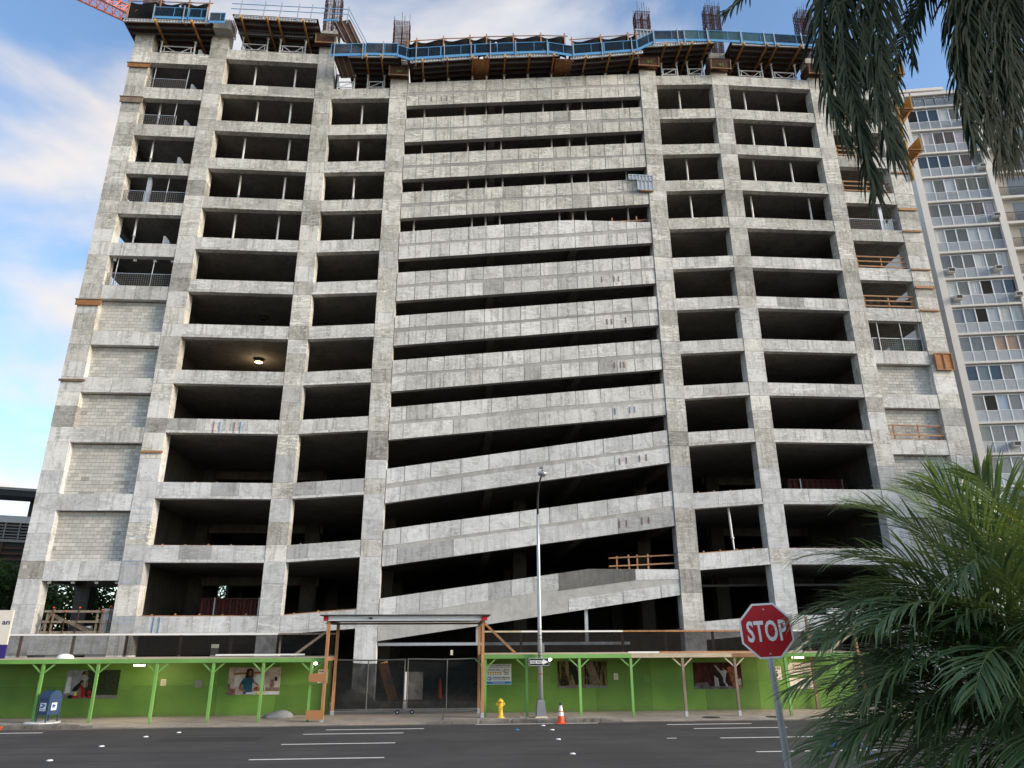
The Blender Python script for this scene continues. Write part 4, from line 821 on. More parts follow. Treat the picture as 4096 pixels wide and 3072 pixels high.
# stacks of maroon decking
def decking(label, x0, x1, y, z, h):
    t = thing('decking_stack', label, 'steel decking', ((x0+x1)/2, y, z)); n = int((x1-x0)/.38); pts = []
    for i in range(n*4+1): x = x0+(x1-x0)*i/(n*4); pts.append((x, y+(.0 if i % 4 in (0, 1) else .14)))
    MB().add([(x, yy, z) for x, yy in pts]+[(x, yy, z+h) for x, yy in pts], [(i, i+1, len(pts)+i+1, len(pts)+i) for i in range(len(pts)-1)]).build('sheet', 'deck_maroon', t)
    MB().box(x0, x1, y-.05, y+.9, z+h, z+h+.08).build('top_flange', 'deck_maroon', t)
    for x in (x0+.8, x1-.3): MB().box(x-.03, x+.03, y-.08, y-.04, z-.1, z+h+.1).build('strap', 'galv', t)
    MB().box(x0, x1, y+.2, y+.85, z-.05, z+h).build('core', 'steel_dark', t)
decking('maroon ribbed steel decking in lowest storey of wide left bay', -14.6, -11.0, 45.0, 4.4, 1.0)
decking('maroon ribbed steel decking in wide right bay above the palm', 21.3, 25.2, 44.8, 11.4, 1.35)
t = thing('work_lamp', 'glowing round work lamp under the ceiling in the wide left bay', 'lamp', (-12.84,44.5,20.0))
MB().lathe((-12.84,44.5,20.05), [(.0,-.05),(.24,-.05),(.30,.02),(.30,.10),(.0,.12)], 20).build('housing', 'dark_grey', t, smooth=False)
MB().lathe((-12.84,44.5,19.985), [(.0,-.03),(.2,-.025),(.25,.005),(.0,.006)], 20).build('bulb', 'lamp_warm', t, smooth=True)
t = thing('work_lamp', 'unlit round work lamp one storey above the glowing one', 'lamp', (-12.86,44.5,22.9))
MB().lathe((-12.86,44.5,23.05), [(.0,-.07),(.2,-.07),(.30,.02),(.30,.10),(.0,.12)], 20).build('housing', 'dark_grey', t)
l = bpy.data.lights.new('work_lamp_bulb', 'POINT'); l.energy = 20; l.color = (1,.72,.42); l.shadow_soft_size = .2; lo = bpy.data.objects.new('work_lamp_bulb', l); COL.objects.link(lo); lo.location = (-12.84,44.5,19.7)
# ------------------------------------------------------------------ green hoarding
YH = 33.85; YP = 31.7
def hoarding(label, xs, z0f, top, y, hatch=()):
    t = thing('hoarding', label, 'hoarding', ((xs[0]+xs[-1])/2, y, 0.06))
    for a, b in zip(xs, xs[1:]):
        for (u, v) in ((0, .54), (.54, 1)):
            zb = .10; MB().box(a+.004, b-.004, y-random.uniform(0, .006), y+.02, zb+(top-zb)*u+.004, zb+(top-zb)*v-.004).build('plywood_sheet', 'green_ply', t)
    MB().box(xs[0], xs[-1], y+.022, y+.03, .06, top-.01).build('light_stop', 'dark_grey', t)  # dark sheet added behind the plywood to block brightness through the gaps
    for x in xs: MB().box(x-.04, x+.04, y+.032, y+.12, .08, top).build('stud', 'timber_old', t)
    return t
hl = hoarding('green painted plywood hoarding left of the gate', [-19.6,-17.16,-14.72,-12.28,-9.84,-7.4,-5.2], None, 2.32, YH)
hr = hoarding('green painted plywood hoarding right of the gate', [1.38,3.8,6.24,8.68,11.1,13.5,15.9,18.0], None, 2.36, YH)
for x, z, t in ((-13.7,1.17,hl),(3.94,1.3,hr),(8.35,1.3,hr)): MB().box(x, x+.36 if t is hl else x+.28, YH-.014, YH-.004, z, z+.35 if t is hl else z+.27).build('hatch', 'green_ply', t)
# covered walkway: roof, beam, posts with knee braces
def walkway(label, x0, x1, posts, top, pm, beams, roof_m='timber_pale'):
    t = thing('covered_walkway', label, 'canopy', ((x0+x1)/2, YP, 0.05))
    for a, b, m in beams: MB().box(a, b, YP-.07, YP+.03, top-.13, top+.025).build('beam', m, t)
    MB().add([(x0,YP+.04,top+.01),(x1,YP+.04,top+.01),(x1,YH+.3,top+.05),(x0,YH+.3,top+.05),(x0,YP+.04,top+.03),(x1,YP+.04,top+.03),(x1,YH+.3,top+.07),(x0,YH+.3,top+.07)], [(3,2,1,0),(4,5,6,7),(0,1,5,4),(1,2,6,5),(2,3,7,6),(3,0,4,7)]).build('roof', roof_m, t)
    x = x0+.4
    while x < x1: MB().box(x-.025, x+.025, YP+.05, YH, top-.12, top-.0).build('rafter', 'timber_old', t); x += .8
    for i, (x, m) in enumerate(posts):
        zb = zs(x, YP); pz = MB().box(x-.05, x+.05, YP-.045, YP+.045, zb, top-.13).build('post', m, t)
        bm_ = 'timber_pale' if m == 'timber_grey' else m
        for s in (-1, 1): MB().bar((x+s*.04,YP,top-.48),(x+s*.42,YP,top-.14), .045, .05).build('knee_brace', bm_, pz)
        if m == 'timber_grey': MB().box(x-.056, x+.056, YP-.051, YP+.051, zb, zb+.2).build('post_shoe', 'galv', pz)
    return t
walkway('green timber canopy over pavement left of the gate', -19.6, -5.05, [(-18.0,'green_timber'),(-15.92,'green_timber'),(-13.86,'green_timber'),(-11.62,'green_timber'),(-9.46,'green_timber'),(-7.52,'green_timber'),(-5.63,'green_timber')], 2.37, None, [(-19.6,-14.6,'green_timber'),(-14.6,-9.85,'green_timber'),(-9.85,-5.05,'green_timber')])
walkway('timber canopy over pavement right of the gate, partly green', 1.25, 17.6, [(1.31,'green_timber'),(3.0,'green_timber'),(5.18,'green_timber'),(7.32,'green_timber'),(9.5,'timber_grey'),(11.72,'timber_grey'),(13.9,'green_timber'),(16.1,'green_timber')], 2.45, None, [(1.25,3.0,'green_timber'),(3.0,7.35,'green_timber'),(7.35,11.6,'timber_pale'),(11.6,13.4,'timber'),(13.4,17.6,'green_timber')])
for j, (x0, x1, z, m, l) in enumerate([(-9.5,-6.0,2.55,'white_paint','long white board lying on left canopy roof near the gate'),(7.3,8.6,2.56,'white_paint','white board lying on right canopy roof'),(8.6,13.2,2.56,'timber_post','orange timber lying along the right canopy roof')]): tag(MB().box(x0, x1, YP+.2, YP+.3, z-.06, z).build('loose_board', m), l, 'board')
mb = MB(); n = 14
for j in range(5):
    for i in range(n): a = 2*math.pi*i/n; r = [.34,.33,.26,.14,.02][j]*(1+.12*math.sin(3*a+1)); mb.v.append((-15.35+r*math.cos(a), 32.0+.6*r*math.sin(a), 2.42+[0,.06,.13,.17,.18][j]))
mb.f = [(j*n+i, j*n+(i+1) % n, (j+1)*n+(i+1) % n, (j+1)*n+i) for j in range(4) for i in range(n)]; mb.m = [0]*len(mb.f)
tag(mb.build('white_bag', 'plastic_white', smooth=True), 'crumpled white bag on the left canopy roof', 'bag')
# dark mesh screens above the canopies
def screen(label, x0, x1, zb, zt, nets, posts, rail_m, y=34.1):
    t = thing('mesh_screen', label, 'screen fence', ((x0+x1)/2, y, zb))
    for a, b, m in nets:
        k = 8; vs = [(a+(b-a)*i/k, y+.03*math.sin(i*1.7), zb) for i in range(k+1)]+[(a+(b-a)*i/k, y+.03*math.sin(i*2.1), zt-.05) for i in range(k+1)]
        MB().add(vs, [(i, i+1, k+2+i, k+1+i) for i in range(k)]).build('mesh', m, t, smooth=True)
    for a, b, m in rail_m: MB().box(a, b, y-.04, y+.04, zt-.05, zt+.02).build('top_rail', m, t)
    for x in posts: MB().box(x-.05, x+.05, y+.04, y+.12, zb-.05, zt-.05).build('post', 'timber_old', t)
screen('dark mesh screen above left green canopy', -19.6, -5.1, 2.5, 3.36, [(-19.6,-13.95,'net_screen_grey'),(-13.95,-7.6,'net_screen'),(-7.6,-5.1,'net_screen')], (-18.3,-16.15,-13.97,-11.72,-9.6,-7.6,-5.3), [(-19.6,-7.6,'white_paint'),(-7.6,-5.1,'timber_grey')])
screen('dark mesh screen above right canopy', 1.36, 17.8, 2.55, 3.42, [(1.36,7.58,'net_screen'),(7.58,17.8,'net_screen')], (3.0,7.58,9.56,11.74,13.9,16.0), [(1.36,3.0,'timber_pale'),(3.0,7.58,'white_paint'),(7.58,9.56,'timber_post'),(9.56,13.5,'timber_post'),(13.5,17.8,'white_paint')])
# ------------------------------------------------------------------ gate portal
t = thing('gate_portal', 'timber and steel portal frame over the site gate', 'gate frame', (-1.95,32.0,0.05))
for x, y, z in ((-5.05,31.5,.04),(-4.98,33.6,.1),(1.2,31.55,.12),(1.12,33.6,.13)):
    p = MB().box(x-.06, x+.06, y-.06, y+.06, z+.15, 3.8).build('post', 'timber_post', t); MB().box(x-.066, x+.066, y-.066, y+.066, z, z+.2).build('post_shoe', 'galv', p)
for x in (-5.05, 1.2): MB().box(x-.05, x+.05, 31.5, 33.7, 2.28, 2.4).build('side_rail', 'timber_post', t); MB().box(x-.07, x+.07, 31.4, 33.7, 3.72, 3.8).build('head_rail', 'timber_old', t)
for y in (31.45, 33.55):
    MB().box(-5.25, 1.35, y-.1, y+.1, 3.96, 3.985).box(-5.25, 1.35, y-.1, y+.1, 3.8, 3.825).box(-5.25, 1.35, y-.008, y+.008, 3.82, 3.97).build('steel_beam', 'white_steel', t)
    for a, b in ((-5.26,-5.08),(1.12,1.36)): MB().box(a, b, y-.104, y+.104, 3.795, 3.992).build('beam_end', 'steel_red', t)
MB().box(-3.45, -3.3, 31.335, 31.345, 3.86, 3.93).build('tag_plate', 'tarp_green', t)
MB().box(-5.4, 1.5, 31.2, 33.8, 3.992, 4.03).build('roof_sheet', 'steel_dark', t); MB().box(-5.2, 1.3, 31.5, 33.6, 3.70, 3.72).build('soffit', 'form_ply', t)
MB().bar((-6.6,32.4,2.42),(-5.1,32.2,3.5), .06, .09).build('brace', 'timber_grey', t); MB().bar((2.6,32.2,2.5),(1.28,32.0,3.7), .06, .09).build('brace', 'timber', t)
# chain link gate leaves
def leaf(label, x0, x1, zb, zt, split, wx, y=33.6):
    t = thing('chain_link_gate', label, 'gate', ((x0+x1)/2, y, zb), 'gate leaves'); fr = MB()
    fr.path([(x0,y,zt),(x0+(x1-x0)*.5,y,zt-.03),(x1,y,zt+.0)], .028, 8).path([(x0,y,zb+.12),(x0+(x1-x0)*.5,y,zb+.10),(x1,y,zb+.12)], .028, 8)
    for x in (x0+.03, x1-.03, split): fr.tube((x,y,zb+.1),(x,y,zt), .026, 8)
    fr.build('tube_frame', 'tube_dark', t); k = 14; rows = 6; vs = []
    for j in range(rows+1):
        for i in range(k+1): u = i/k; vs.append((x0+.06+(x1-x0-.12)*u, y+.03+.03*math.sin(i*1.3+j)+.02*math.sin(j*2.2), zb+.22+(zt-zb-.28-.10*math.sin(u*math.pi))*j/rows))
    MB().add(vs, [(j*(k+1)+i, j*(k+1)+i+1, (j+1)*(k+1)+i+1, (j+1)*(k+1)+i) for j in range(rows) for i in range(k)]).build('netting', 'net_gate', t, smooth=True)
    ch = MB(); h = zt-zb-.12; s = .10; L_ = x1-x0; i = -int(h/s)
    while x0+i*s < x1:
        for d in (1, -1):
            a = x0+i*s if d > 0 else x0+i*s+h; xa, za, xb, zb_ = (a, zb+.12, a+h, zt) if d > 0 else (a, zb+.12, a-h, zt)
            if xa > xb: xa, za, xb, zb_ = xb, zb_, xa, za
            if xa < x0: za += (zb_-za)*(x0-xa)/(xb-xa); xa = x0
            if xb > x1: zb_ -= (zb_-za)*(xb-x1)/(xb-xa); xb = x1
            if xb-xa > .03: ch.bar((xa,y+.0,za),(xb,y+.0,zb_), .005, .005)
        i += 1
    ch.build('chain_link', 'dark_grey', t)
    w = MB().tube((wx,y-.09,zb+.09),(wx,y-.03,zb+.09), .085, 14).build('wheel', 'black', t); MB().tube((wx,y-.10,zb+.09),(wx,y-.02,zb+.09), .035, 8).build('hub', 'grey_metal', w)
leaf('left chain link gate leaf with torn dark netting', -4.98, -2.02, .13, 2.28, -3.6, -2.28); leaf('right chain link gate leaf with sagging dark netting', -1.95, 1.12, .13, 2.3, -.25, -1.66)
# things behind the gate
mb = MB(); n = 22; r = random.Random(4)
for j in range(6):
    for i in range(n): a = 2*math.pi*i/n; rr = [1.0,.9,.68,.45,.22,.03][j]*(1+r.uniform(-.07, .07)); mb.v.append((-4.55+1.25*rr*math.cos(a)+.25*(1-j/5), 36.2+.9*rr*math.sin(a), .12+[0,.22,.48,.68,.8,.84][j]+r.uniform(-.04, .04)))
mb.f = [(j*n+i, j*n+(i+1) % n, (j+1)*n+(i+1) % n, (j+1)*n+i) for j in range(5) for i in range(n)]; mb.m = [0]*len(mb.f)
tag(mb.build('rubble_pile', 'rubble', smooth=True), 'pale rubble pile under a sheet behind left gate post', 'rubble')
tag(MB().bar((-3.1,41.9,.12),(-3.75,42.0,2.0), .5, .03, up=(0,1,0)).build('leaning_ply', 'form_ply_raw'), 'brown plywood sheet leaning inside the gate', 'plywood')
tag(MB().box(-2.6, -1.6, 42.5, 42.6, .12, 1.5).build('white_board', 'white_paint'), 'white board standing inside the gate', 'board')
for x, l in ((-.7,'tall'),): tag(MB().lathe((x,43,.12), [(.2,0),(.2,.04),(.13,.05),(.05,1.0),(.0,1.0)], 12).build('delineator', 'orange'), 'orange delineator post seen through the gate netting', 'delineator')
for j, (x, y, z0, z1, l) in enumerate([(5.8,55,3.3,4.6,'bright cream panel hung under lowest ramp at right')]): tag(MB().box(x, x+2.1, y, y+.05, 5.1, 6.2).build('bright_panel', 'cream_sign'), l, 'panel')
tag(MB().box(-.15, -.02, 41.2, 41.24, 2.35, 2.6).build('hanging_tag', 'paper'), 'small cream tag hanging under steel strut', 'tag')
# ------------------------------------------------------------------ lights on the hoarding
def lampbar(label, x0, x1, z, y): t = thing('walkway_light', label, 'light', ((x0+x1)/2, y, z), 'walkway lights'); MB().box(x0, x1, y-.05, y+.05, z+.03, z+.07).build('housing', 'grey_metal', t); MB().box(x0+.02, x1-.02, y-.045, y+.045, z-.015, z+.03).build('tube', 'lamp_white', t)
lampbar('lit strip light under left canopy', -12.73, -12.28, 2.14, 32.2); lampbar('lit strip light under right canopy beside the stop sign', 14.44, 14.96, 2.27, 32.2)
for x, z, l in ((-5.54,2.17,'small lit bulb lamp at right end of left canopy'),(4.0,2.26,'small lit bulb lamp behind the one way sign')):
    t = thing('bulb_lamp', l, 'light', (x,32.0,z)); MB().lathe((x,32.0,z), [(.0,-.05),(.06,-.03),(.08,.01),(.05,.05),(.0,.06)], 12).build('bulb', 'lamp_white', t, smooth=True); MB().tube((x,32.0,z+.05),(x+.05,32.0,z+.22), .015, 6).build('bracket', 'dark_grey', t)
for x0, z0, e, col in ((-12.5,2.12,26,(1,.84,.58)),(14.7,2.24,26,(1,.84,.58)),(-5.54,2.1,6,(1,.84,.6)),(4.0,2.2,7,(1,.84,.6))):
    l = bpy.data.lights.new('walkway_bulb', 'POINT'); l.energy = e; l.color = col; l.shadow_soft_size = .12; lo = bpy.data.objects.new('walkway_bulb', l); COL.objects.link(lo); lo.location = (x0, 32.25, z0-.08)
# ------------------------------------------------------------------ posters and signs on the hoarding
Y0 = YH-.022
def board(name, label, cat, x0, x1, z0, z1, m, group=None, y=Y0, th=.012):
    t = thing(name, label, cat, ((x0+x1)/2, y, z0), group); MB().box(x0, x1, y, y+th, z0, z1).build('sheet', m, t); return t
ly = lambda k: Y0-.0015*k
t = board('poster', 'poster of two people crouching with a toy wheel on left hoarding', 'poster', -16.0, -13.86, .86, 1.94, 'print_hedge', 'large photo posters on the hoarding')
X = lambda u: -16.0+2.14*u
Zp = lambda v: .86+1.08*v
def fp(mats, layers, t, X, Zp):
    for i, (m, pts) in enumerate(layers): MB().flat([(X(a), Zp(b)) for a, b in pts], Y0-.0016*i).build('print', m, t)
ell = lambda cx_, cz_, rx, rz, n=12: [(cx_+rx*math.cos(2*math.pi*i/n), cz_+rz*math.sin(2*math.pi*i/n)) for i in range(n)]
fp(None, [('print_yard',[(0,.12),(.3,.12),(.42,.5),(.38,1),(0,1)]),('print_pave',[(0,0),(1,0),(1,.1),(0,.15)]),('print_window',[(.02,.18),(.12,.2),(.1,.75),(.03,.78)]),('print_hair',[(.27,.8),(.3,.95),(.4,.98),(.42,.88),(.33,.86)]),('print_skin',ell(.37,.88,.035,.08)),('print_shirt',[(.28,.62),(.3,.8),(.38,.82),(.42,.72),(.40,.5),(.3,.48)]),('print_skin',[(.38,.55),(.41,.7),(.43,.5),(.42,.38),(.4,.38)]),('print_dark',[(.14,.24),(.24,.26),(.33,.5),(.26,.56),(.18,.4)]),('print_hair',ell(.31,.56,.04,.09)),('print_skin',ell(.325,.52,.03,.07)),('print_red',[(.27,.4),(.33,.45),(.38,.34),(.42,.05),(.34,.02)]),('print_skin',[(.26,.3),(.31,.38),(.34,.02),(.3,.02)]),('print_dark',ell(.5,.16,.09,.17,16)),('print_red',ell(.48,.2,.04,.08)),('print_red',ell(.49,.05,.035,.05)),('ink_yellow',[(.2,.08),(.25,.08),(.25,.2),(.21,.2)]),('print_dark',ell(.14,.06,.05,.06)),('print_red',[(.18,.02),(.3,.02),(.28,.09),(.2,.1)])], t, X, Zp)
t = board('poster', 'poster of a woman in a teal shirt cooking on left hoarding', 'poster', -9.43, -7.27, .93, 2.0, 'print_kitchen', 'large photo posters on the hoarding')
X = lambda u: -9.43+2.16*u
Zp = lambda v: .93+1.07*v
fp(None, [('print_wood',[(.08,.8),(.62,.85),(.62,.78),(.1,.73)]),('print_window',ell(.2,.57,.07,.16)),('print_window',[(.13,.3),(.26,.3),(.26,.6),(.13,.6)]),('print_window',ell(.57,.6,.07,.13)),('print_window',[(.5,.35),(.64,.35),(.64,.62),(.5,.62)]),('print_copper',[(.0,.0),(.16,.0),(.16,.22),(.06,.24),(.05,.4),(0,.4)]),('print_wood',[(.5,.14),(1,.12),(1,.2),(.5,.22)]),('print_pave',[(.6,.2),(1,.19),(1,.26),(.6,.26)]),('print_window',[(.5,0),(1,0),(1,.12),(.5,.13)]),('print_copper',ell(.85,.36,.045,.1)),('print_copper',[(.82,.46),(.88,.46),(.87,.55),(.83,.55)]),('print_dark',[(.89,.5),(.94,.5),(.94,.64),(.89,.64)]),('print_hair',[(.32,.62),(.34,.92),(.41,.98),(.47,.9),(.48,.66),(.44,.6)]),('print_skin',ell(.415,.78,.035,.11)),('print_teal',[(.23,.4),(.3,.6),(.38,.64),(.46,.62),(.5,.5),(.47,.42),(.48,.1),(.32,.02),(.3,.38)]),('print_skin',[(.23,.4),(.29,.38),(.27,.26),(.37,.14),(.34,.1),(.22,.22)]),('print_skin',[(.47,.48),(.5,.5),(.6,.36),(.57,.33)]),('print_red',[(.53,.28),(.6,.3),(.57,.2),(.51,.21)]),('print_window',[(.36,.02),(.56,.04),(.55,.1),(.38,.09)]),('print_window',[(.7,.14),(.73,.14),(.725,.34),(.705,.34)]),('ink_yellow',[(.58,.02),(.7,.02),(.7,.1),(.58,.1)])], t, X, Zp)
t = board('poster', 'poster of a mountain bike in a dark forest on right hoarding', 'poster', 4.55, 6.73, 1.07, 2.15, 'print_forest', 'large photo posters on the hoarding')
X = lambda u: 4.55+2.18*u
Zp = lambda v: 1.07+1.08*v
fp(None, [('print_trunk',[(.56,.95),(.72,.98),(.86,.2),(.7,.12)]),('print_dark',[(.22,.98),(.34,.98),(.5,.1),(.36,.1)]),('print_pave',[(0,0),(1,0),(1,.08),(.5,.14),(0,.06)]),('print_trunk',[(.28,.3),(.32,.3),(.38,.05),(.3,.05)])], t, X, Zp)
for i in range(20):
    a0 = 2*math.pi*i/20; a1 = 2*math.pi*(i+1)/20
    MB().bar((X(.585)+.15*math.cos(a0),Y0-.01,Zp(.2)+.20*math.sin(a0)),(X(.585)+.15*math.cos(a1),Y0-.01,Zp(.2)+.20*math.sin(a1)), .012, .012).build('print', 'print_shirt', t) if i % 1 == 0 else None
MB().bar((X(.58),Y0-.01,Zp(.2)),(X(.55),Y0-.01,Zp(.62)), .012, .018).bar((X(.55),Y0-.01,Zp(.6)),(X(.72),Y0-.01,Zp(.42)), .012, .016).bar((X(.72),Y0-.01,Zp(.42)),(X(.8),Y0-.01,Zp(.15)), .012, .012).bar((X(.5),Y0-.01,Zp(.64)),(X(.62),Y0-.01,Zp(.6)), .012, .012).build('print', 'print_dark', t)
t = board('poster', 'poster of a person kicking high in a dark hall on right hoarding', 'poster', 10.6, 12.78, .98, 2.07, 'print_dojo', 'large photo posters on the hoarding')
X = lambda u: 10.6+2.18*u
Zp = lambda v: .98+1.09*v
fp(None, [('print_floor',[(0,0),(1,0),(1,.1),(0,.1)]),('print_floor',[(.02,.1),(.3,.1),(.28,.26),(.02,.22)]),('print_rust',[(.7,.8),(.86,.9),(.98,.1),(.8,.05)]),('print_cloth',[(.88,.14),(.98,.16),(.97,.4),(.86,.3)]),('print_dark',[(.38,.1),(.72,.1),(.7,.6),(.4,.6)]),('print_cloth',[(.42,.1),(.46,.1),(.455,.45),(.425,.5)]),('print_cloth',[(.47,.1),(.51,.1),(.5,.4),(.46,.45)]),('print_cloth',[(.44,.88),(.46,.9),(.58,.66),(.54,.62)]),('print_cloth',[(.54,.64),(.58,.68),(.67,.72),(.71,.64),(.68,.6),(.66,.44),(.6,.42)]),('print_cloth',[(.6,.44),(.66,.46),(.64,.28),(.7,.1),(.66,.09),(.6,.28)]),('print_skin',ell(.625,.75,.018,.04)),('print_skin',[(.43,.92),(.45,.93),(.46,.88),(.44,.87)])], t, X, Zp)
# construction sign
t = board('construction_sign', 'white construction site safety sign with company name right of gate', 'sign', 1.45, 2.53, 1.24, 2.06, 'sign_white'); y = Y0-.004
text('THIS IS A CONSTRUCTION SITE', .066, 1.99, y, 1.985, 'ink', t, 1.02, 'CENTER', .0025)
for i in range(17): x = 1.48+i*.06; MB().flat([(x,1.92),(x+.03,1.92),(x+.05,1.955),(x+.02,1.955)], y+.002).build('stripe', 'ink', t) if x+.05 < 2.51 else None
text('YOU MUST WEAR', .066, 1.78, y, 1.815, 'ink', t, .52, 'CENTER', .002); MB().flat([(1.48,1.785),(2.08,1.785),(2.08,1.795),(1.48,1.795)], y+.002).build('rule', 'ink_blue', t); MB().flat([(2.1,1.62),(2.108,1.62),(2.108,1.875),(2.1,1.875)], y+.002).build('rule', 'ink_blue', t)
for i in range(6): MB().disc(1.53+i*.103, 1.715, .043, .043, y+.002).build('symbol', 'ink_yellow', t); MB().disc(1.53+i*.103, 1.715+(.012 if i % 2 else -.008), .02, .022, y).build('symbol_mark', 'ink', t); MB().flat([(1.505+i*.103,1.62),(1.555+i*.103,1.62),(1.555+i*.103,1.65),(1.505+i*.103,1.65)], y+.002).build('symbol_text', 'dark_grey', t) if i < 6 else None
for i, s in enumerate(('VISITORS','REPORT TO','JOBSITE','OFFICE')): text(s, .06, 2.31, y, 1.825-i*.065, 'ink', t, [.26,.3,.24,.2][i], 'CENTER', .002)
for a in ([(1.485,1.5),(1.535,1.5),(1.535,1.545),(1.485,1.545)],[(1.485,1.41),(1.535,1.41),(1.535,1.455),(1.485,1.455)],[(1.55,1.5),(1.62,1.5),(1.65,1.478),(1.685,1.478),(1.63,1.555),(1.55,1.555)],[(1.55,1.455),(1.62,1.455),(1.65,1.478),(1.685,1.478),(1.63,1.40),(1.55,1.40)]): MB().flat(a, y+.002).build('logo', 'ink_blue', t)
text('HAWAIIAN DREDGING', .10, 2.1, y, 1.48, 'ink', t, .77, 'CENTER', .003); text('CONSTRUCTION COMPANY, INC.', .062, 2.1, y, 1.41, 'ink', t, .77, 'CENTER', .001)
MB().flat([(1.465,1.26),(2.52,1.26),(2.52,1.365),(1.465,1.365)], y+.002).build('band', 'sign_blue', t); text('Winning with Safety', .075, 1.99, y-.002, 1.29, 'sign_white', t, .52, 'CENTER')
t = board('gate_sign', 'white gate 5 sign behind stop sign post', 'sign', 14.14, 14.6, 1.33, 1.88, 'cream_sign', 'gate signs'); text('GATE', .10, 14.37, y, 1.76, 'ink', t, .38, 'CENTER', .004); text('5', .32, 14.37, y, 1.46, 'navy', t, .15, 'CENTER', .012); text('HAWAIIAN DREDGING', .05, 14.37, y, 1.36, 'navy', t, .36, 'CENTER', .002)
t = board('gate_sign', 'gate sign half hidden by cardboard beside the gate', 'sign', -5.72, -5.3, 1.36, 1.9, 'cream_sign', 'gate signs'); text('GATE', .10, -5.51, y, 1.79, 'ink', t, .38, 'CENTER', .004); text('HAWAIIAN DREDGING', .05, -5.48, y, 1.385, 'navy', t, .3, 'CENTER', .002)
t = board('campus_sign', 'two panel white information sign at right end of the hoarding', 'sign', 14.93, 16.05, .95, 2.04, 'green_ply'); MB().box(14.93, 16.05, Y0-.004, Y0-.001, 1.54, 2.035).build('panel', 'cream_sign', t); MB().box(14.93, 16.05, Y0-.004, Y0-.001, .955, 1.4).build('panel', 'cream_sign', t)
text('Future.', .13, 15.15, Y0-.006, 1.88, 'ink', t, .42, 'LEFT', .004); text('Forward.', .13, 15.15, Y0-.006, 1.74, 'ink', t, .52, 'LEFT', .004); text('Straub Benioff', .12, 15.15, Y0-.006, 1.61, 'tarp_green', t, .82); text('Health Campus', .055, 15.5, Y0-.003, 1.485, 'cream_sign', t, .5, 'CENTER')
for z in (1.28, 1.24, 1.2, 1.12, 1.08, 1.04): MB().flat([(15.3,z),(15.85,z),(15.85,z+.012),(15.3,z+.012)], Y0-.0045).build('text_line', 'tarp_grey', t)
for x, z, w, h, m, l in ((-12.17,1.31,.22,.26,'paper','small cream notice on left hoarding below strip light'),(-10.77,1.24,.29,.27,'tarp_grey','small grey notice plate on left hoarding'),(7.03,1.39,.19,.26,'paper','small cream notice on right hoarding beside forest poster')):
    o = thing('notice', l, 'notice', (x+w/2, Y0, z)); MB().box(x, x+w, Y0, Y0+.01, z, z+h).build('sheet', m, o); [MB().flat([(x+.03,z+.05+k*.045),(x+w-.03,z+.05+k*.045),(x+w-.03,z+.06+k*.045),(x+.03,z+.06+k*.045)], Y0-.0005).build('text_line', 'timber_grey', o) for k in range(4)]
for z0, z1, l in ((1.51,1.82,'upper piece of brown cardboard tied to posts beside the gate'),(.16,.49,'lower piece of brown cardboard tied to posts beside the gate')): tag(MB().box(-5.66, -4.98, 31.40, 31.415, z0, z1).build('cardboard', 'cardboard'), l, 'cardboard', 'cardboard pieces')
# ------------------------------------------------------------------ street furniture
t = thing('mailbox', 'blue rounded collection mailbox on the left pavement', 'mailbox', (-15.32,31.5,.16), rot=(0,0,R(66)), local=True)
n = 12; w_ = .27; prof = [(-w_,.28),(w_,.28),(w_,.86)]+[(w_*math.cos(math.pi*i/n), .86+.27*math.sin(math.pi*i/n)) for i in range(1, n)]+[(-w_,.86)]
MB().prism(prof, -.26, .26).build('body', 'mail_blue', t)
for x in (-.25, .25):
    for yy in (-.24, .24): MB().add([(x-.02,yy-.02,0),(x+.02,yy-.02,0),(x+.02,yy+.02,0),(x-.02,yy+.02,0),(x-.02,yy-.02,.3),(x+.02,yy-.02,.3),(x+.02,yy+.02,.3),(x-.02,yy+.02,.3)], [(0,3,2,1),(4,5,6,7),(0,1,5,4),(1,2,6,5),(2,3,7,6),(3,0,4,7)]).build('leg', 'mail_blue', t)
for s_ in (-1, 1): MB().add([(s_*.262,-.25,.18),(s_*.262,-.2,.29),(s_*.262,.2,.29),(s_*.262,.25,.18),(s_*.262,.25,.31),(s_*.262,-.25,.31)], [(0,1,2,3,4,5)]).build('skirt', 'mail_blue', t)
def face_x(pts, x, th=.003): return MB().add([(x,y_,z_) for y_, z_ in pts]+[(x+th,y_,z_) for y_, z_ in pts], [tuple(range(len(pts))), tuple(len(pts)+i for i in reversed(range(len(pts))))]+[(i, len(pts)+i, len(pts)+(i+1) % len(pts), (i+1) % len(pts)) for i in range(len(pts))])
face_x([(.15,.42),(-.15,.42),(-.15,.70),(.15,.70)], -.274).build('decal', 'sign_white', t)
face_x([(.12,.51),(-.02,.53),(-.12,.64),(.11,.68),(.08,.63),(-.02,.61),(.03,.58),(.13,.57)], -.277).build('emblem', 'ink_blue', t); face_x([(.12,.45),(-.12,.45),(-.12,.475),(.12,.475)], -.277).build('emblem_text', 'ink_blue', t)
MB().prism([(-.13,.44),(.09,.44),(.09,.70),(-.13,.70)], -.264, -.260).build('decal', 'sign_white', t); MB().prism([(-.10,.52),(0,.53),(.06,.62),(-.10,.66)], -.267, -.264).build('emblem', 'ink_blue', t)
face_x([(.2,.84),(-.2,.84),(-.2,.88),(.2,.88)], -.285, .02).build('pull_handle', 'mail_blue', t)
hx, hy, hz = 1.92, 31.5, .13; t = thing('fire_hydrant', 'yellow fire hydrant on the kerb right of the gate', 'hydrant', (hx,hy,hz))
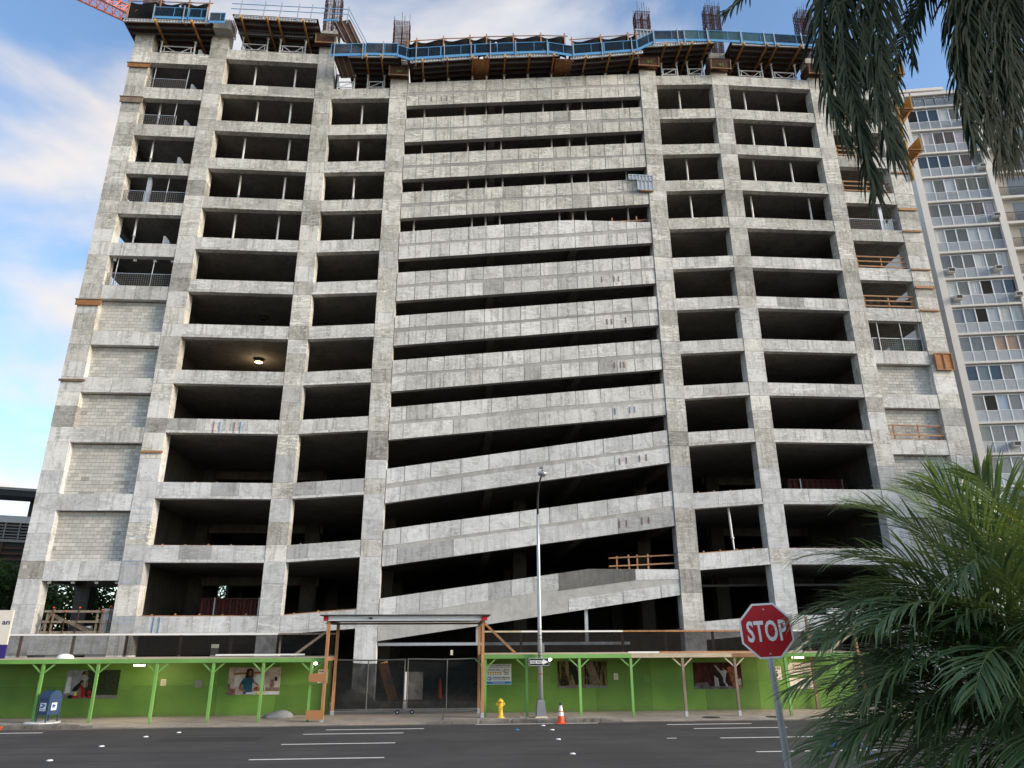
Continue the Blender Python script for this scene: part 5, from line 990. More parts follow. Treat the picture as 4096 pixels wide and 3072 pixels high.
MB().lathe((hx,hy,hz), [(.15,0),(.15,.04),(.10,.06),(.095,.14),(.085,.2),(.085,.42),(.12,.43),(.12,.47),(.10,.48),(.095,.60),(.0,.6)], 18).build('barrel', 'yellow_paint', t, smooth=False)
MB().lathe((hx,hy,hz+.58), [(.125,0),(.125,.025),(.11,.035),(.10,.06),(.07,.09),(.04,.105),(.03,.12),(.0,.12)], 18).build('bonnet', 'yellow_paint', t, smooth=True)
MB().tube((hx,hy,hz+.36),(hx,hy-.15,hz+.36), .075, 14).tube((hx,hy-.15,hz+.36),(hx,hy-.19,hz+.36), .085, 14).tube((hx,hy-.19,hz+.36),(hx,hy-.215,hz+.36), .03, 6).build('pumper_nozzle', 'yellow_paint', t)
for s in (-1, 1): MB().tube((hx,hy,hz+.5),(hx+s*.15,hy,hz+.5), .05, 12).tube((hx+s*.13,hy,hz+.5),(hx+s*.165,hy,hz+.5), .062, 12).tube((hx+s*.165,hy,hz+.5),(hx+s*.19,hy,hz+.5), .022, 6).build('hose_nozzle', 'yellow_paint', t)
text('4315', .05, hx, hy-.122, hz+.545, 'ink', t, .12, 'CENTER', .002); MB().lathe((hx,hy,.11), [(.2,0),(.2,.025),(.0,.03)], 12).build('footing', 'timber_pale', t)
lx, ly_ = 3.53, 31.45; t = thing('street_lamp', 'tall tapering grey street lamp standing on the pavement', 'street lamp', (lx,ly_,.13))
MB().add([(lx-.26,ly_-.26,.13),(lx+.26,ly_-.26,.13),(lx+.26,ly_+.26,.13),(lx-.26,ly_+.26,.13),(lx-.22,ly_-.22,.18),(lx+.22,ly_-.22,.18),(lx+.22,ly_+.22,.18),(lx-.22,ly_+.22,.18)], [(4,5,6,7),(0,1,5,4),(1,2,6,5),(2,3,7,6),(3,0,4,7)]).build('footing', 'timber_pale', t)
MB().add([(lx-s*.20,ly_-.20 if i < 2 else ly_+.20,.18) for i, s in enumerate((1,-1,-1,1))]+[(lx-s*.145,ly_-.145 if i < 2 else ly_+.145,.70) for i, s in enumerate((1,-1,-1,1))]+[(lx-s*.11,ly_-.11 if i < 2 else ly_+.11,.78) for i, s in enumerate((1,-1,-1,1))], [(0,1,5,4),(1,2,6,5),(2,3,7,6),(3,0,4,7),(4,5,9,8),(5,6,10,9),(6,7,11,10),(7,4,8,11),(8,9,10,11)]).build('base', 'tarp_grey', t)
MB().path([(lx,ly_,.75),(lx,ly_,3.5),(lx,ly_,6.5),(lx,ly_,8.2)], [.10,.082,.066,.055], 14).build('pole', 'galv', t, smooth=True)
MB().path([(lx,ly_,8.1),(lx,ly_-.05,8.6),(lx,ly_-.3,9.05),(lx-.01,ly_-1.0,9.38),(lx-.02,ly_-1.9,9.48)], [.05,.045,.04,.036,.034], 10).build('arm', 'steel_dark', t, smooth=True)
MB().lathe((lx-.02,ly_-2.2,9.46), [(.0,-.10),(.12,-.09),(.19,-.02),(.2,.03),(.15,.09),(.06,.12),(.0,.125)], 18).build('luminaire', 'grey_metal', t, smooth=True); MB().lathe((lx-.02,ly_-2.2,9.58), [(.035,0),(.035,.06),(.0,.06)], 8).build('photocell', 'dark_grey', t)
for z in (3.05, 3.2, 3.45, 2.55, 2.42): MB().tube((lx,ly_,z),(lx,ly_,z+.02), .093, 14).build('band', 'dark_grey', t)
MB().box(lx+.09, lx+.18, ly_-.03, ly_+.03, 2.52, 2.9).build('control_box', 'tarp_grey', t); MB().box(lx-.05, lx+.05, ly_-.104, ly_-.09, 1.72, 1.77).build('sticker', 'steel_red', t)
bx_, by_, bz_ = lx-.03, ly_-2.2, 9.64; t = thing('bird', 'small grey bird perched on top of the street lamp', 'bird', (bx_,by_,bz_))
MB().path([(bx_-.02+.0,by_,bz_+.05),(bx_+.03,by_,bz_+.09),(bx_+.08,by_,bz_+.10),(bx_-.01,by_,bz_+.10)][:1]+[(bx_-.13,by_,bz_+.06),(bx_-.08,by_,bz_+.08),(bx_,by_,bz_+.10),(bx_+.05,by_,bz_+.14),(bx_+.075,by_,bz_+.19),(bx_+.10,by_,bz_+.20),(bx_+.125,by_,bz_+.195)], [.01,.014,.04,.06,.05,.034,.026,.004], 10).build('body', 'feather', t, smooth=True)
for yy in (-.015, .015): MB().tube((bx_,by_+yy,bz_-.0),(bx_,by_+yy,bz_+.06), .006, 5).build('leg', 'dark_grey', t)
oy = ly_-.115; t = thing('one_way_sign', 'black and white one way arrow sign on the street lamp', 'sign', (3.47,oy,2.06))
MB().box(3.06, 3.88, oy-.006, oy+.004, 2.05, 2.33).build('plate', 'ink', t); 
for a in ((3.06,3.88,2.05,2.06),(3.06,3.88,2.32,2.33),(3.06,3.07,2.05,2.33),(3.87,3.88,2.05,2.33)): MB().box(a[0], a[1], oy-.009, oy-.005, a[2], a[3]).build('border', 'sign_white', t)
MB().prism([(3.10,2.13),(3.62,2.13),(3.62,2.085),(3.86,2.19),(3.64,2.295),(3.64,2.25),(3.10,2.25),(3.13,2.19)], oy-.010, oy-.006).build('arrow', 'sign_white', t); text('ONE WAY', .125, 3.37, oy-.012, 2.148, 'ink', t, .45, 'CENTER', .003)
for z in (2.1, 2.28): MB().box(3.47-.05, 3.47+.05, oy, oy+.03, z-.01, z+.01).build('clamp', 'grey_metal', t)
def cone(label, x, y, s=1.0, tilt=None):
    t = thing('traffic_cone', label, 'traffic cone', (x,y,0.005), 'traffic cones', rot=tilt, local=True)
    MB().box(-.19*s, .19*s, -.19*s, .19*s, 0, .03*s).build('base', 'orange', t)
    prof = [(.145,.03),(.118,.27)]; MB().lathe((0,0,0), [(.145*s,.03*s),(.117*s,.29*s),(.0,.29*s)], 18).build('body', 'orange', t); MB().lathe((0,0,0), [(.118*s,.29*s),(.096*s,.44*s),(.0,.44*s)], 18).build('stripe', 'reflective', t)
    MB().lathe((0,0,0), [(.096*s,.44*s),(.090*s,.48*s),(0,.48*s)], 18).build('body', 'orange', t); MB().lathe((0,0,0), [(.090*s,.48*s),(.058*s,.68*s),(.0,.68*s)], 18).build('stripe', 'reflective', t); MB().lathe((0,0,0), [(.05*s,.68*s),(.045*s,.74*s),(.06*s,.755*s),(.04*s,.79*s),(.0,.79*s)], 14).build('grip', 'dark_grey', t)
cone('orange traffic cone with white bands in front of street lamp', 4.17, 30.35, .93); cone('orange cone lying over at left edge of the road', -16.05, 29.75, 1.0, (R(4),R(-62),R(15)))
# stop sign
t = thing('stop_sign', 'red octagonal stop sign on perforated steel post by the palm', 'stop sign', (4.44,10.25,.14), rot=(0,R(-3.0),R(-4)), local=True)
ps = MB(); 
for s in (-1, 1): ps.box(s*.026-.014, s*.026+.014, .012, .05, 0, 3.0)
ps.box(-.012, .012, .034, .05, 0, 3.0); 
for i in range(116): ps.box(-.012, .012, .012, .034, i*.0255, i*.0255+.013)
ps.build('post', 'galv', t); a8 = .36; oc = [(a8/math.cos(math.pi/8)*math.cos(math.pi/8+i*math.pi/4), 2.88+a8/math.cos(math.pi/8)*math.sin(math.pi/8+i*math.pi/4)) for i in range(8)]
MB().prism(oc, -.002, .006).build('rim', 'sign_white', t); k8 = .335/.36; MB().prism([(x*k8, 2.88+(z-2.88)*k8) for x, z in oc], -.004, -.001).build('face', 'sign_red', t)
text('STOP', .37, 0, -.0045, 2.75, 'sign_white', t, .55, 'CENTER', .009, .0006, spacing=1.08)
for z in (3.16, 2.58): MB().tube((0,-.012,z),(0,-.002,z), .011, 10).build('bolt', 'galv', t)
# site sign at the left edge
t = thing('site_sign', 'tall white sign with purple foot at left edge of photo', 'sign', (-18.6,30.75,.15)); MB().box(-20.2, -16.93, 30.7, 30.78, 2.95, 4.2).build('panel', 'cream_sign', t); MB().box(-20.2, -16.93, 30.7, 30.78, 2.45, 2.948).build('foot_panel', 'purple', t)
for x in (-19.6,-17.6): MB().box(x-.05, x+.05, 30.78, 30.88, .15, 4.1).build('post', 'dark_grey', t)
text('an', .26, -17.26, 30.695, 3.68, 'navy', t, .28, 'LEFT', .006)
# bundle under grey sheet
mb = MB(); n = 26; r = random.Random(9)
for j in range(7):
    for i in range(n):
        a = 2*math.pi*i/n; rr = [1,.92,.75,.55,.35,.18,.02][j]*(1+(.05 if j else .09)*math.sin(5*a+j)+r.uniform(-.03, .03)); x = rr*math.cos(a)
        mb.v.append((-7.1+.63*x+.08*j/6, 33.05+.33*rr*math.sin(a), .12+[0,.08,.15,.2,.235,.25,.255][j]*(1+.35*max(-.6, x*1.2))+r.uniform(-.012, .012)))
mb.f = [(j*n+i, j*n+(i+1) % n, (j+1)*n+(i+1) % n, (j+1)*n+i) for j in range(6) for i in range(n)]; mb.m = [0]*len(mb.f)
tag(mb.build('covered_bundle', 'tarp_grey', smooth=True), 'low bundle under a grey sheet on left pavement', 'bundle')
tag(MB().path([(9.35,19.6,.02),(9.38,19.5,.25),(9.5,19.4,.5),(9.75,19.4,.64),(10.1,19.5,.6),(10.5,19.6,.3),(10.7,19.6,.02)], .014, 8).build('blue_hose', 'hose_blue', smooth=True), 'blue arched hose behind the palm at road edge', 'hose')
# right end of the canopy: loose braces and a second portal behind the palm
t = thing('timber_brace_frame', 'pale timber braces and header above right end of canopy', 'timber frame', (16.5,33.2,.13))
for a, b, m in (((14.6,32.2,2.5),(16.3,32.0,3.85),'timber_pale'),((16.1,32.2,2.5),(17.6,32.0,3.6),'timber_pale'),((17.2,31.6,.13),(17.0,31.6,4.1),'timber_post'),((16.0,33.7,.13),(16.0,33.7,4.0),'timber_old')): MB().bar(a, b, .09, .10).build('member', m, t)
MB().box(16.0, 24.0, 31.5, 31.7, 4.05, 4.25).build('header', 'white_steel', t)
# ------------------------------------------------------------------ apartment tower on the right
tw = V(43.5,55.4,0); ta = math.atan2(-1.1, 5.85); tower = thing('apartment_tower', 'white apartment tower with rows of louvred windows behind the palms', 'building', (43.5,55.4,0), rot=(0,0,ta), local=True)
FH = 2.70; z_top = 52.5; NR = 19
MB().box(-.62, 13.6, .28, 16, 0, 54.0).build('wall', 'tower_wall', tower)
MB().box(-.75, 5.95, -.1, .3, 54.0, 54.35).build('parapet', 'tower_wall', tower); MB().box(5.98, 13.8, -1.4, .3, 54.0, 54.3).build('parapet', 'tower_wall', tower)
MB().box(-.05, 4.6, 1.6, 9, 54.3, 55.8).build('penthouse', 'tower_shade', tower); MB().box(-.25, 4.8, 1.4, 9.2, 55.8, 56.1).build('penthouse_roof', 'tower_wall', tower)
for a, b in ((-.62,-.02),(5.88,6.5),(12.9,13.6)): MB().box(a, b, -.12, .28, 0, 54.0).build('pier', 'tower_wall', tower)
rt = random.Random(21); WW = 5.9/6
pane_me = {}
def mk(name, mb, mats):
    o = mb.build(name, mats, tower); return o
proto_f = mk('window', MB().box(.0, .05, .10, .16, 0, 1.42).box(WW-.05, WW, .10, .16, 0, 1.42).box(.05, WW-.05, .10, .16, 0, .05).box(.05, WW-.05, .10, .16, 1.37, 1.42), 'frame_alu')
proto_p = mk('pane', MB().box(.05, WW-.05, .17, .19, .05, 1.37), 'pane_grey')
sl = MB()
for i in range(15): z = .06+i*.057; sl.add([(.05,.10,z),(WW-.05,.10,z),(WW-.05,.125,z+.046),(.05,.125,z+.046)], [(0,1,2,3)])
sl.box(.0, .05, .09, .17, 0, .93).box(WW-.05, WW, .09, .17, 0, .93)
proto_l = mk('louvre_panel', sl, 'slat_alu'); proto_b = mk('louvre_back', MB().box(.05, WW-.05, .18, .2, .03, .93), 'pane_blue')
sl2 = MB()
for i in range(22): z = .07+i*.06; sl2.add([(.05,.105,z),(WW-.05,.105,z),(WW-.05,.155,z+.035),(.05,.155,z+.035)], [(0,1,2,3)])
proto_s = mk('jalousie', sl2, 'slat_alu')
used = set()
def inst(pr, loc, parent=None, mat=None):
    if pr.name not in used and mat is None: o = pr; used.add(pr.name)
    else: o = pr.copy(); COL.objects.link(o)
    if mat:
        key = (pr.name, mat)
        if key not in pane_me:
            m = pr.data.copy(); m.materials.clear(); m.materials.append(MAT[mat]); pane_me[key] = m
        o.data = pane_me[key]
    o.parent = parent or tower; o.location = loc if parent is None else (0,0,0); return o
opts = ['pane_grey']*8+['pane_curtain']*10+['pane_dark']*2+['pane_blue']*5+['pane_pink']*2
rows = {2:['pane_black']*3+['pane_curtain','pane_pink','pane_grey'], 9:['pane_blue']*3+['pane_foil','pane_foil','pane_curtain'], 10:['pane_black','pane_dark','pane_black','pane_curtain','pane_grey','pane_blue'], 7:['pane_curtain']*3+['pane_dark','pane_dark','pane_black'], 4:['pane_grey']*3+['pane_curtain','pane_pink','pane_pink'], 0:['pane_dark','pane_black','pane_black','pane_curtain','pane_curtain','pane_grey']}
for r_ in range(NR):
    z = z_top-FH*(r_+1)                      # floor line below this row
    MB().box(-.02, 5.9, -.10, .28, z-.02, z+.17).build('spandrel', 'tower_wall', tower)
    run = None
    for i in range(6):
        x = i*WW; m = rows.get(r_, [None]*6)[i] if r_ in rows else None
        if m is None:
            if run is None or rt.random() < .4: run = rt.choice(opts)
            m = run
        f = inst(proto_f, (x, 0, z+1.13)); inst(proto_p, (0,0,0), f, m)
        if rt.random() < .6 and m not in ('pane_black',): inst(proto_s, (0,0,0), f, 'slat_dark' if m in ('pane_dark',) else None if False else 'slat_alu')
        lo_ = inst(proto_l, (x, 0, z+.18), None, 'slat_alu'); inst(proto_b, (0,0,0), lo_, rt.choice(['pane_blue','pane_grey','pane_grey','pane_dark']))
for p_ in (proto_s, proto_l, proto_b, proto_p):
    if p_.name not in used: bpy.data.objects.remove(p_)
# top floor balcony with railing
MB().box(-.02, 5.9, -.10, .28, z_top-.02, z_top+.17).build('spandrel', 'tower_wall', tower)
rb = MB()
for i in range(48): rb.box(i*.125, i*.125+.02, -.06, -.04, z_top+.18, z_top+1.05)
rb.box(-.02, 5.9, -.07, -.03, z_top+1.05, z_top+1.1).build('railing', 'dark_grey', tower)
for i in range(6): MB().box(i*WW+.05, (i+1)*WW-.05, .16, .19, z_top+.2, z_top+1.4).build('pane', 'pane_grey', tower); MB().box(i*WW-.0, i*WW+.05, .1, .17, z_top+.2, z_top+1.45).build('window_frame', 'frame_alu', tower)
for (r_, x) in ((0,5.0),(2,5.2),(6,.3),(6,4.3),(7,.4),(7,5.4),(4,5.3),(12,2.2)):
    z = z_top-FH*(r_+1)+.62; a = MB().box(x, x+.6, -.42, .12, z, z+.42).build('air_conditioner', 'ac_white', tower); MB().box(x+.06, x+.54, -.43, -.415, z+.06, z+.36).build('grille', 'dark_grey', a)
# balconies right of the second pier and on the left flank
for r_ in range(NR+1):
    z = z_top-FH*(r_+1)
    MB().box(6.52, 12.85, -.12, .3, z-.05, z+.2).build('balcony_edge', 'tower_wall', tower)
    rr = MB()
    for i in range(45): rr.box(6.55+i*.14, 6.57+i*.14, -.06, -.04, z+.2, z+1.15)
    rr.box(6.52, 12.85, -.07, -.03, z+1.13, z+1.18).build('balcony_railing', 'dark_grey', tower)
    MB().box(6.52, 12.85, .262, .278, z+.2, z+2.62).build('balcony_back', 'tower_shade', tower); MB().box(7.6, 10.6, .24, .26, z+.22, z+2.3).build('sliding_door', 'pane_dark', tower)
    MB().box(-1.75, -.62, 1.2, 2.6, z-.05, z+.15).build('balcony_edge', 'tower_wall', tower)
    r3 = MB()
    for i in range(8): r3.box(-1.75+i*.15, -1.73+i*.15, 1.21, 1.23, z+.15, z+1.15)
    r3.box(-1.75, -.62, 1.2, 1.24, z+1.13, z+1.18).build('balcony_railing', 'dark_grey', tower)
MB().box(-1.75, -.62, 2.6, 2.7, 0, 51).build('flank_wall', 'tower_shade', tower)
# ------------------------------------------------------------------ louvred building far left
lb = thing('louvred_building', 'low building with grey louvres and brown slats at far left', 'building', (-42,60,0), rot=(0,0,R(20)), local=True)
MB().box(-8, 9, .4, 14, 0, 12.4).build('wall', 'dark_grey', lb); MB().box(-8, 9, .1, .5, 12.4, 12.95).build('parapet', 'white_paint', lb)
for i in range(17): MB().box(-8+i, -7.9+i, .12, .3, 11.1, 12.4).build('fin', 'louver_grey', lb)
lv = [MB().add([(-8,.1,11.15+j*.24),(9,.1,11.15+j*.24),(9,.28,11.29+j*.24),(-8,.28,11.29+j*.24)], [(0,1,2,3)]).build('louvre', 'louver_grey', lb) for j in range(5)]
MB().box(-8, 9, .05, .4, 10.85, 11.05).build('ledge', 'louver_grey', lb)
for j in range(16): MB().box(-8, 9, .1, .2, 3.7+j*.44, 3.86+j*.44).build('slat', 'slat_brown', lb)
for i in range(9): MB().box(-8+2*i, -7.85+2*i, .02, .1, 2, 10.8).build('post', 'slat_brown', lb)
MB().box(-9, 10.5, -1.5, 1.0, 14.3, 14.8).build('steel_canopy', 'steel_dark', lb); MB().box(-9, 10.5, -1.6, -1.45, 14.75, 14.95).build('fascia', 'louver_grey', lb)
for x in (-6,-1.5,3,7.5): MB().box(x-.15, x+.15, .3, .6, 12.9, 14.3).build('canopy_post', 'steel_dark', lb)
# ------------------------------------------------------------------ palms and trees
def frond(mb, base, d0, L, droop, nl, ll, lw, rr, sag=.5, plum=.0, curl=1.6, spread=52, m=0, tip=.25, start=.12, roll=0.0, rw=.018):
    """a feather leaf: curved rachis with two rows of narrow folded leaflets"""
    d0 = Vector(d0).normalized(); pts = [Vector(base)]; N_ = 22; dirs = []
    for i in range(N_):
        t = i/N_; d = (d0+V(0,0,-1)*droop*(t**curl)*2.0).normalized(); dirs.append(d); pts.append(pts[-1]+d*(L/N_))
    dirs.append(dirs[-1])
    mb.path(pts, [rw*(1-.8*i/N_) for i in range(N_+1)], 5, 1)
    for k in range(nl):
        t = start+(1-start)*(k+rr.uniform(-.2, .2))/nl; t = min(max(t, 0), .999); fi = t*N_; i = int(fi); p = pts[i].lerp(pts[i+1], fi-i); d = dirs[i]
        side = d.cross(V(0,0,1)); 
        if side.length < .15: side = d.cross(V(math.cos(roll), math.sin(roll), 0))
        side.normalize(); nrm = side.cross(d).normalized()
        if roll: q = Matrix.Rotation(roll, 3, d); side = q @ side; nrm = q @ nrm
        env = math.sin(math.pi*min(1, .22+.74*t))**.55*(1-.22*t); l0 = ll*(env+.12)
        for s in (-1, 1):
            l = l0*rr.uniform(.85, 1.12); a = R(spread-22*t+rr.uniform(-7, 7)); up = rr.uniform(.05, .35)+rr.uniform(-plum, plum)
            e = (d*math.cos(a)+side*s*math.sin(a)+nrm*up).normalized(); q = p.copy(); w = lw*rr.uniform(.8, 1.15); vs = []; sg = 4; g = e.copy()
            for j in range(sg+1):
                u = j/sg; ww = w*(.55+.9*u if u < .5 else 2*(1-u)*1.0)*.5 if u < 1 else .002
                ax = g.cross(nrm)
                if ax.length < .1: ax = g.cross(V(0,0,1))
                ax.normalize(); vs += [q-ax*ww, q+ax*ww]; g = (g+V(0,0,-1)*sag*rr.uniform(.35, .6)*(.4+u)).normalized(); q = q+g*(l/sg)
            mb.add(vs, [(2*j, 2*j+2, 2*j+3, 2*j+1) for j in range(sg)], m)
# areca clump at lower right
rr = random.Random(11)
ar = thing('areca_palm', 'large green feathery palm clump filling the lower right corner', 'palm', (7.6,9.4,.14))
stems = []
def areca(az, el, L, bx, by, bz, droop, yel=False, ll=.98, nl=42):
    mb = MB(); d = V(math.cos(R(az))*math.cos(R(el)), math.sin(R(az))*math.cos(R(el)), math.sin(R(el)))
    frond(mb, (bx,by,bz), d, L, droop, nl, ll, .036, rr, .38, .12, 1.7, 46, 0, roll=rr.uniform(-.35, .35))
    mb.build('frond', ['leaf_areca_yellow' if yel else 'leaf_areca', 'stem_green'], ar)
A_ = [ # azimuth (180 = to the left), elevation, length, base x y z, droop
 (178,30,3.2,7.2,9.2,2.6,.50),(170,22,3.0,7.0,9.0,2.3,.55),(186,12,2.8,7.1,8.9,2.2,.55),(196,36,2.9,7.2,8.9,2.5,.60),(160,45,3.0,7.3,9.6,2.8,.50),(150,60,2.6,7.4,9.7,3.0,.40),(172,55,2.9,7.5,9.4,2.9,.45),(190,62,2.5,7.5,9.2,3.0,.45),
 (182,0,2.6,7.0,8.8,1.7,.45),(200,10,2.5,7.0,8.7,1.9,.60),(215,30,2.6,7.1,8.8,2.3,.70),(230,40,2.5,7.3,8.8,2.4,.80),(250,48,2.6,7.5,8.8,2.5,.80),(270,45,2.6,7.7,8.8,2.5,.85),(290,45,2.5,7.9,8.9,2.5,.80),(310,40,2.5,8.0,9.0,2.5,.75),
 (130,66,2.5,7.7,9.7,3.0,.35),(95,72,2.6,7.9,9.8,3.1,.35),(60,66,2.6,8.2,9.7,3.0,.40),(30,50,2.7,8.3,9.6,2.8,.50),(0,40,2.7,8.3,9.4,2.7,.55),(340,35,2.6,8.3,9.2,2.6,.60),
 (205,-8,2.3,7.0,8.6,1.3,.35),(225,5,2.3,7.1,8.5,1.3,.55),(245,15,2.3,7.4,8.5,1.5,.65),(265,20,2.3,7.7,8.5,1.5,.70),(285,20,2.3,8.0,8.6,1.6,.65),(175,-12,2.2,7.0,8.9,1.1,.30),(190,-20,2.0,7.0,8.7,.9,.25),(235,-12,2.0,7.2,8.4,.8,.35),(260,-5,2.1,7.6,8.4,.9,.40),(280,0,2.1,7.9,8.4,.9,.45),
 (210,55,2.6,7.3,8.9,2.6,.75),(240,62,2.7,7.5,8.9,2.8,.70),(270,65,2.7,7.7,9.0,2.8,.70),(300,62,2.6,8.0,9.0,2.8,.65),(160,12,2.7,7.1,9.6,2.0,.50),(150,30,2.8,7.2,9.8,2.4,.55),(165,70,2.2,7.6,9.4,3.1,.30),(200,75,2.1,7.6,9.2,3.1,.45),
 (120,20,2.6,7.5,10.2,2.2,.5),(110,45,2.6,7.6,10.1,2.6,.5),(255,32,2.5,7.3,8.7,2.0,.75),(222,20,2.5,7.1,8.7,1.8,.62),(275,8,2.2,7.6,8.5,1.2,.5),(195,25,3.0,7.1,8.9,2.2,.6),(183,44,3.1,7.3,9.1,2.7,.55),(176,8,2.9,7.1,9.1,2.0,.5)]
for i, a in enumerate(A_): areca(*a, yel=(i in (16, 20, 5, 33)))
for i in range(34):        # inner and lower fronds that fill the clump
    az = rr.uniform(170, 345); areca(az, rr.uniform(-15, 70), rr.uniform(1.7, 2.5), 7.7+.5*math.cos(R(az)), 9.0+.45*math.sin(R(az)), rr.uniform(.5, 3.0), rr.uniform(.35, .8), ll=.85, nl=36)
for i in range(16): areca(rr.uniform(-40, 160), rr.uniform(20, 70), rr.uniform(2.0, 2.8), 8.3+rr.uniform(-.3, .4), 9.4+rr.uniform(-.3, .4), rr.uniform(1.5, 3.0), rr.uniform(.35, .6), ll=.85, nl=36)
for i in range(44):        # skirt of low, outward fronds
    az = rr.uniform(172, 350); areca(az, rr.uniform(0, 55), rr.uniform(1.6, 2.3), rr.uniform(6.7, 9.3), rr.uniform(8.0, 9.6), rr.uniform(.3, 2.3), rr.uniform(.45, .85), ll=.85, nl=34)
for i in range(22):        # mid-height fronds arching left over the sign
    az = rr.uniform(165, 205); areca(az, rr.uniform(5, 55), rr.uniform(2.3, 3.1), rr.uniform(6.9, 7.6), rr.uniform(8.7, 9.8), rr.uniform(1.2, 2.8), rr.uniform(.4, .65), ll=.95, nl=40)
st = []
for i in range(16):
    a = 2*math.pi*i/16; x, y = 7.65+.55*math.cos(a)*rr.uniform(.3, 1), 9.2+.5*math.sin(a)*rr.uniform(.3, 1); MB().path([(x,y,.13),(x+.05*math.cos(a),y+.05*math.sin(a),1.4),(x+.15*math.cos(a),y+.12*math.sin(a),rr.uniform(2.3, 3.0))], [.04,.032,.022], 7).build('stem', 'stem_green', ar, smooth=True)
# tall palm whose fronds hang into the top right
rp_ = thing('hanging_palm', 'tall palm with dark drooping fronds hanging in from top right', 'palm', (9.9,6.0,.14)); r5 = random.Random(5)
MB().path([(9.9,6.0,.13),(9.85,6.0,3),(9.9,6.0,7),(9.9,6.05,10.5),(9.9,6.1,12.0)], [.26,.24,.22,.2,.15], 14).build('trunk', 'royal_trunk', rp_, smooth=True); MB().path([(9.9,6.1,11.8),(9.9,6.1,13.2)], [.15,.09], 12).build('crownshaft', 'stem_green', rp_, smooth=True)
def hang(pts, ll, nl, lw=.045, sag=1.0, spread=48, plum=.5):
    P_ = [Vector(p) for p in pts]; cum = [0]
    for a, b in zip(P_, P_[1:]): cum.append(cum[-1]+(b-a).length)
    def at(t):
        L = t*cum[-1]
        for i in range(len(P_)-1):
            if L <= cum[i+1] or i == len(P_)-2:
                u = (L-cum[i])/(cum[i+1]-cum[i]); p0_ = P_[max(i-1, 0)]; p1_ = P_[i]; p2_ = P_[i+1]; p3_ = P_[min(i+2, len(P_)-1)]
                return .5*((2*p1_)+(p2_-p0_)*u+(2*p0_-5*p1_+4*p2_-p3_)*u*u+(3*p1_-p0_-3*p2_+p3_)*u**3)
    mb = MB(); n = 30; cl = [at(i/n) for i in range(n+1)]; mb.path(cl, [.028*(1-.85*i/n)+.002 for i in range(n+1)], 6, 1)
    for k in range(nl):
        t = .22+.78*k/nl; p = at(t); d = (at(min(t+.02, 1))-at(max(t-.02, 0))).normalized(); rs = V(math.cos(t*40+r5.random()*1.2), math.sin(t*40), .2)
        side = d.cross(V(0,1,0)); 
        if side.length < .2: side = d.cross(V(1,0,0))
        side.normalize(); nrm = side.cross(d).normalized(); l0 = ll*(1-.55*max(0, t-.55)/.45)
        for s in (-1, 1):
            a = R(spread*(1-.55*max(0, t-.5)/.5)+r5.uniform(-10, 10)); e = (d*math.cos(a)+side*s*math.sin(a)+nrm*r5.uniform(-plum, plum)).normalized(); q = p.copy(); g = e.copy(); l = l0*r5.uniform(.8, 1.12); w = lw*r5.uniform(.8, 1.2); vs = []; sg = 5
            for j in range(sg+1):
                u = j/sg; ww = (w*.5*(1-.65*u) if u < 1 else .002); ax = g.cross(nrm)
                if ax.length < .1: ax = g.cross(side)
                ax.normalize(); vs += [q-ax*ww, q+ax*ww]; g = (g+V(0,0,-1)*sag*(.22+.30*u)*r5.uniform(.7, 1.3)).normalized(); q = q+g*(l/sg)
            mb.add(vs, [(2*j, 2*j+2, 2*j+3, 2*j+1) for j in range(sg)])
    mb.build('frond', ['leaf_royal', 'stem_dark'], rp_)
cr = (9.9,6.1,12.7)
for (tx, ty, tz, mx_, k) in [(5.62,8.05,8.6,5.55,1.0),(5.95,8.0,9.2,5.9,1.05),(5.32,8.05,9.5,5.2,1.0),(5.75,8.2,9.2,5.5,1.0),(6.1,8.1,9.5,6.05,1.05)]:   # left plume
    hang([cr,(8.4,6.9,13.7),(6.7+.2*(mx_-5.5),7.5,13.4),(mx_+.25,7.9,12.2),(mx_,8.0,10.6),(tx,ty,tz)], 1.0*k, 110, .046, sag=.95, spread=44, plum=.4)
for (tx, ty, tz, mx_, k) in [(7.3,8.1,9.3,7.35,1.0),(7.65,8.2,9.6,7.7,1.0),(7.2,8.0,10.1,7.35,.95),(8.2,8.5,9.4,8.2,1.0),(7.9,8.4,9.3,7.95,1.0),(8.6,8.6,9.8,8.6,1.0),(7.5,8.3,9.9,7.5,1.0),(8.1,8.2,10.2,8.1,1.0)]:    # right plume
    hang([cr,(9.4,6.9,13.9),(mx_+1.0,7.5,13.6),(mx_+.35,7.95,12.5),(mx_,8.05,10.9),(tx,ty,tz+.3)], 1.0*k, 110, .046, sag=.95, spread=44, plum=.4)
hang([cr,(9.0,7.2,13.6),(7.9,8.0,13.2),(7.15,8.4,12.3),(6.75,8.5,11.5),(6.62,8.55,10.7)], .66, 70, .038, sag=.6, plum=.2)
hang([cr,(9.0,7.2,13.7),(7.9,7.9,13.4),(7.25,8.2,12.6),(6.95,8.3,11.9),(6.85,8.35,11.2)], .6, 60, .038, sag=.6, plum=.2)
hang([cr,(8.0,6.8,14.2),(6.0,7.4,13.8),(4.75,7.8,12.7),(4.1,8.0,11.95),(3.8,8.0,11.65)], .62, 60, .038, sag=.7)
hang([cr,(10.5,4.5,13.8),(10.8,3.0,13.2),(10.9,2.0,11.8)], .8, 70); hang([cr,(11.6,6.0,13.9),(13.2,6.0,13.0),(13.9,6.0,11.5)], .8, 70); hang([cr,(9.9,6.1,14.2),(9.7,6.0,15.6),(9.2,6.2,16.4)], .8, 60, sag=.4)
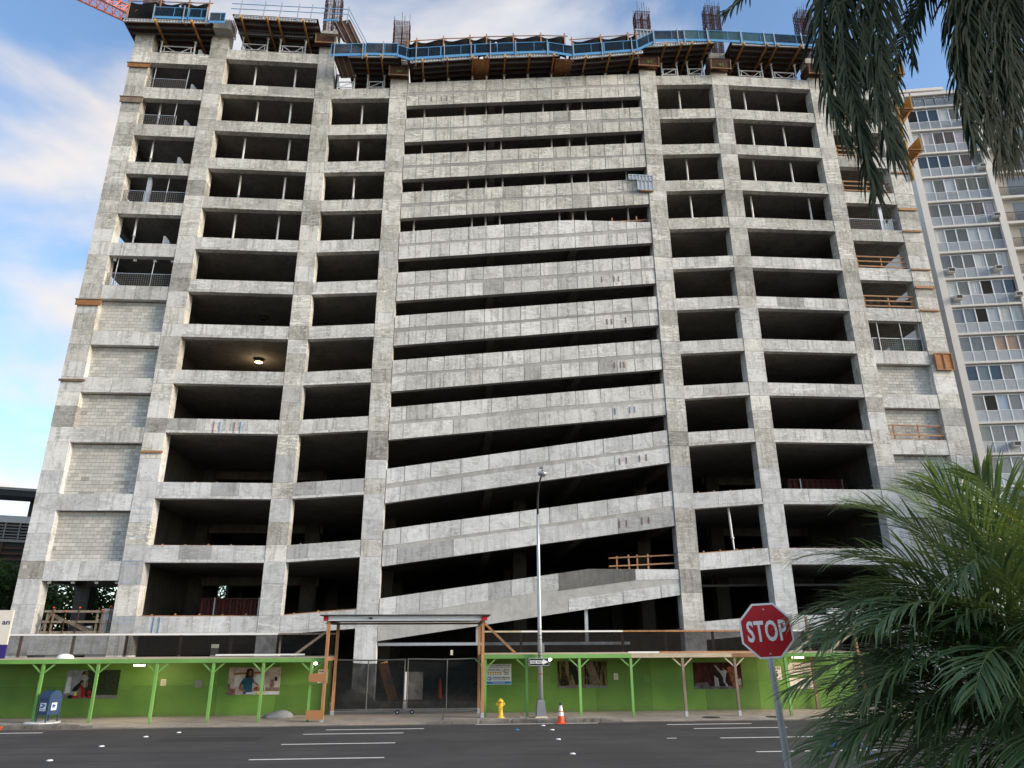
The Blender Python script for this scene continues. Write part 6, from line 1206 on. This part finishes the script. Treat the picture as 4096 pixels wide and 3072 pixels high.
# broadleaf trees
def tree(label, x, y, z0, h, rx, rz, n, seed, group='trees beyond the building'):
    r = random.Random(seed); t = thing('broadleaf_tree', label, 'tree', (x,y,z0), group); zc = z0+h-rz*.9
    tb = MB().path([(x,y,z0),(x+.1,y,z0+h*.2),(x+.15,y,z0+h*.4),(x+.1,y,zc)], [.22,.18,.14,.07], 9); cl = []
    for i in range(26):
        a = r.uniform(0, 2*math.pi); e = math.asin(r.uniform(-.6, 1)); k = r.uniform(.45, .95); c = V(x+rx*k*math.cos(a)*math.cos(e), y+rx*.8*k*math.sin(a)*math.cos(e), zc+rz*k*math.sin(e)); cl.append((c, r.uniform(.25, .45)*rx))
        if i % 2 == 0: tb.path([(x+.13,y,z0+h*.38),((x+c.x)/2,(y+c.y)/2,(zc+c.z)/2-.2),tuple(c)], [.08,.05,.02], 5)
    tb.build('trunk', 'bark', t, smooth=True); mb = MB()
    for i in range(n):
        c, cr_ = r.choice(cl); v = V(r.gauss(0, 1), r.gauss(0, 1), r.gauss(0, 1)); v = v.normalized()*cr_*(r.random()**.4); p = c+v*V(1,1,.75).length/1.6; s = r.uniform(.10, .20)
        a = V(r.gauss(0, 1), r.gauss(0, 1), r.gauss(0, .5)).normalized(); b = a.cross(V(r.gauss(0, 1), r.gauss(0, 1), r.gauss(0, 1))).normalized()
        mb.add([p-a*s, p+b*s*.55, p+a*s, p-b*s*.55], [(0,1,2,3)])
    mb.build('crown', 'leaf_tree', t)
tree('leafy tree left of the building below the louvres', -31.0, 53, .1, 7.8, 3.6, 2.7, 6500, 1); tree('leafy tree seen through the lowest left opening', -25.2, 53.5, .1, 7.0, 3.4, 2.7, 6500, 2); tree('tree behind the building seen past lowest left opening, inner one', -21.5, 58, .1, 7.8, 3.2, 2.8, 5000, 3); tree('far tree visible through the dark lowest storey', -22.3, 72, .1, 10.0, 3.6, 3.6, 5000, 4)
tree('dark tree at right edge in front of apartment tower', 34.5, 37.5, .1, 15.2, 3.2, 5.2, 7000, 5, 'trees beside the tower'); tree('smaller tree behind the palm right of the building', 33.2, 36, .1, 8.0, 2.6, 3.0, 4000, 6, 'trees beside the tower')
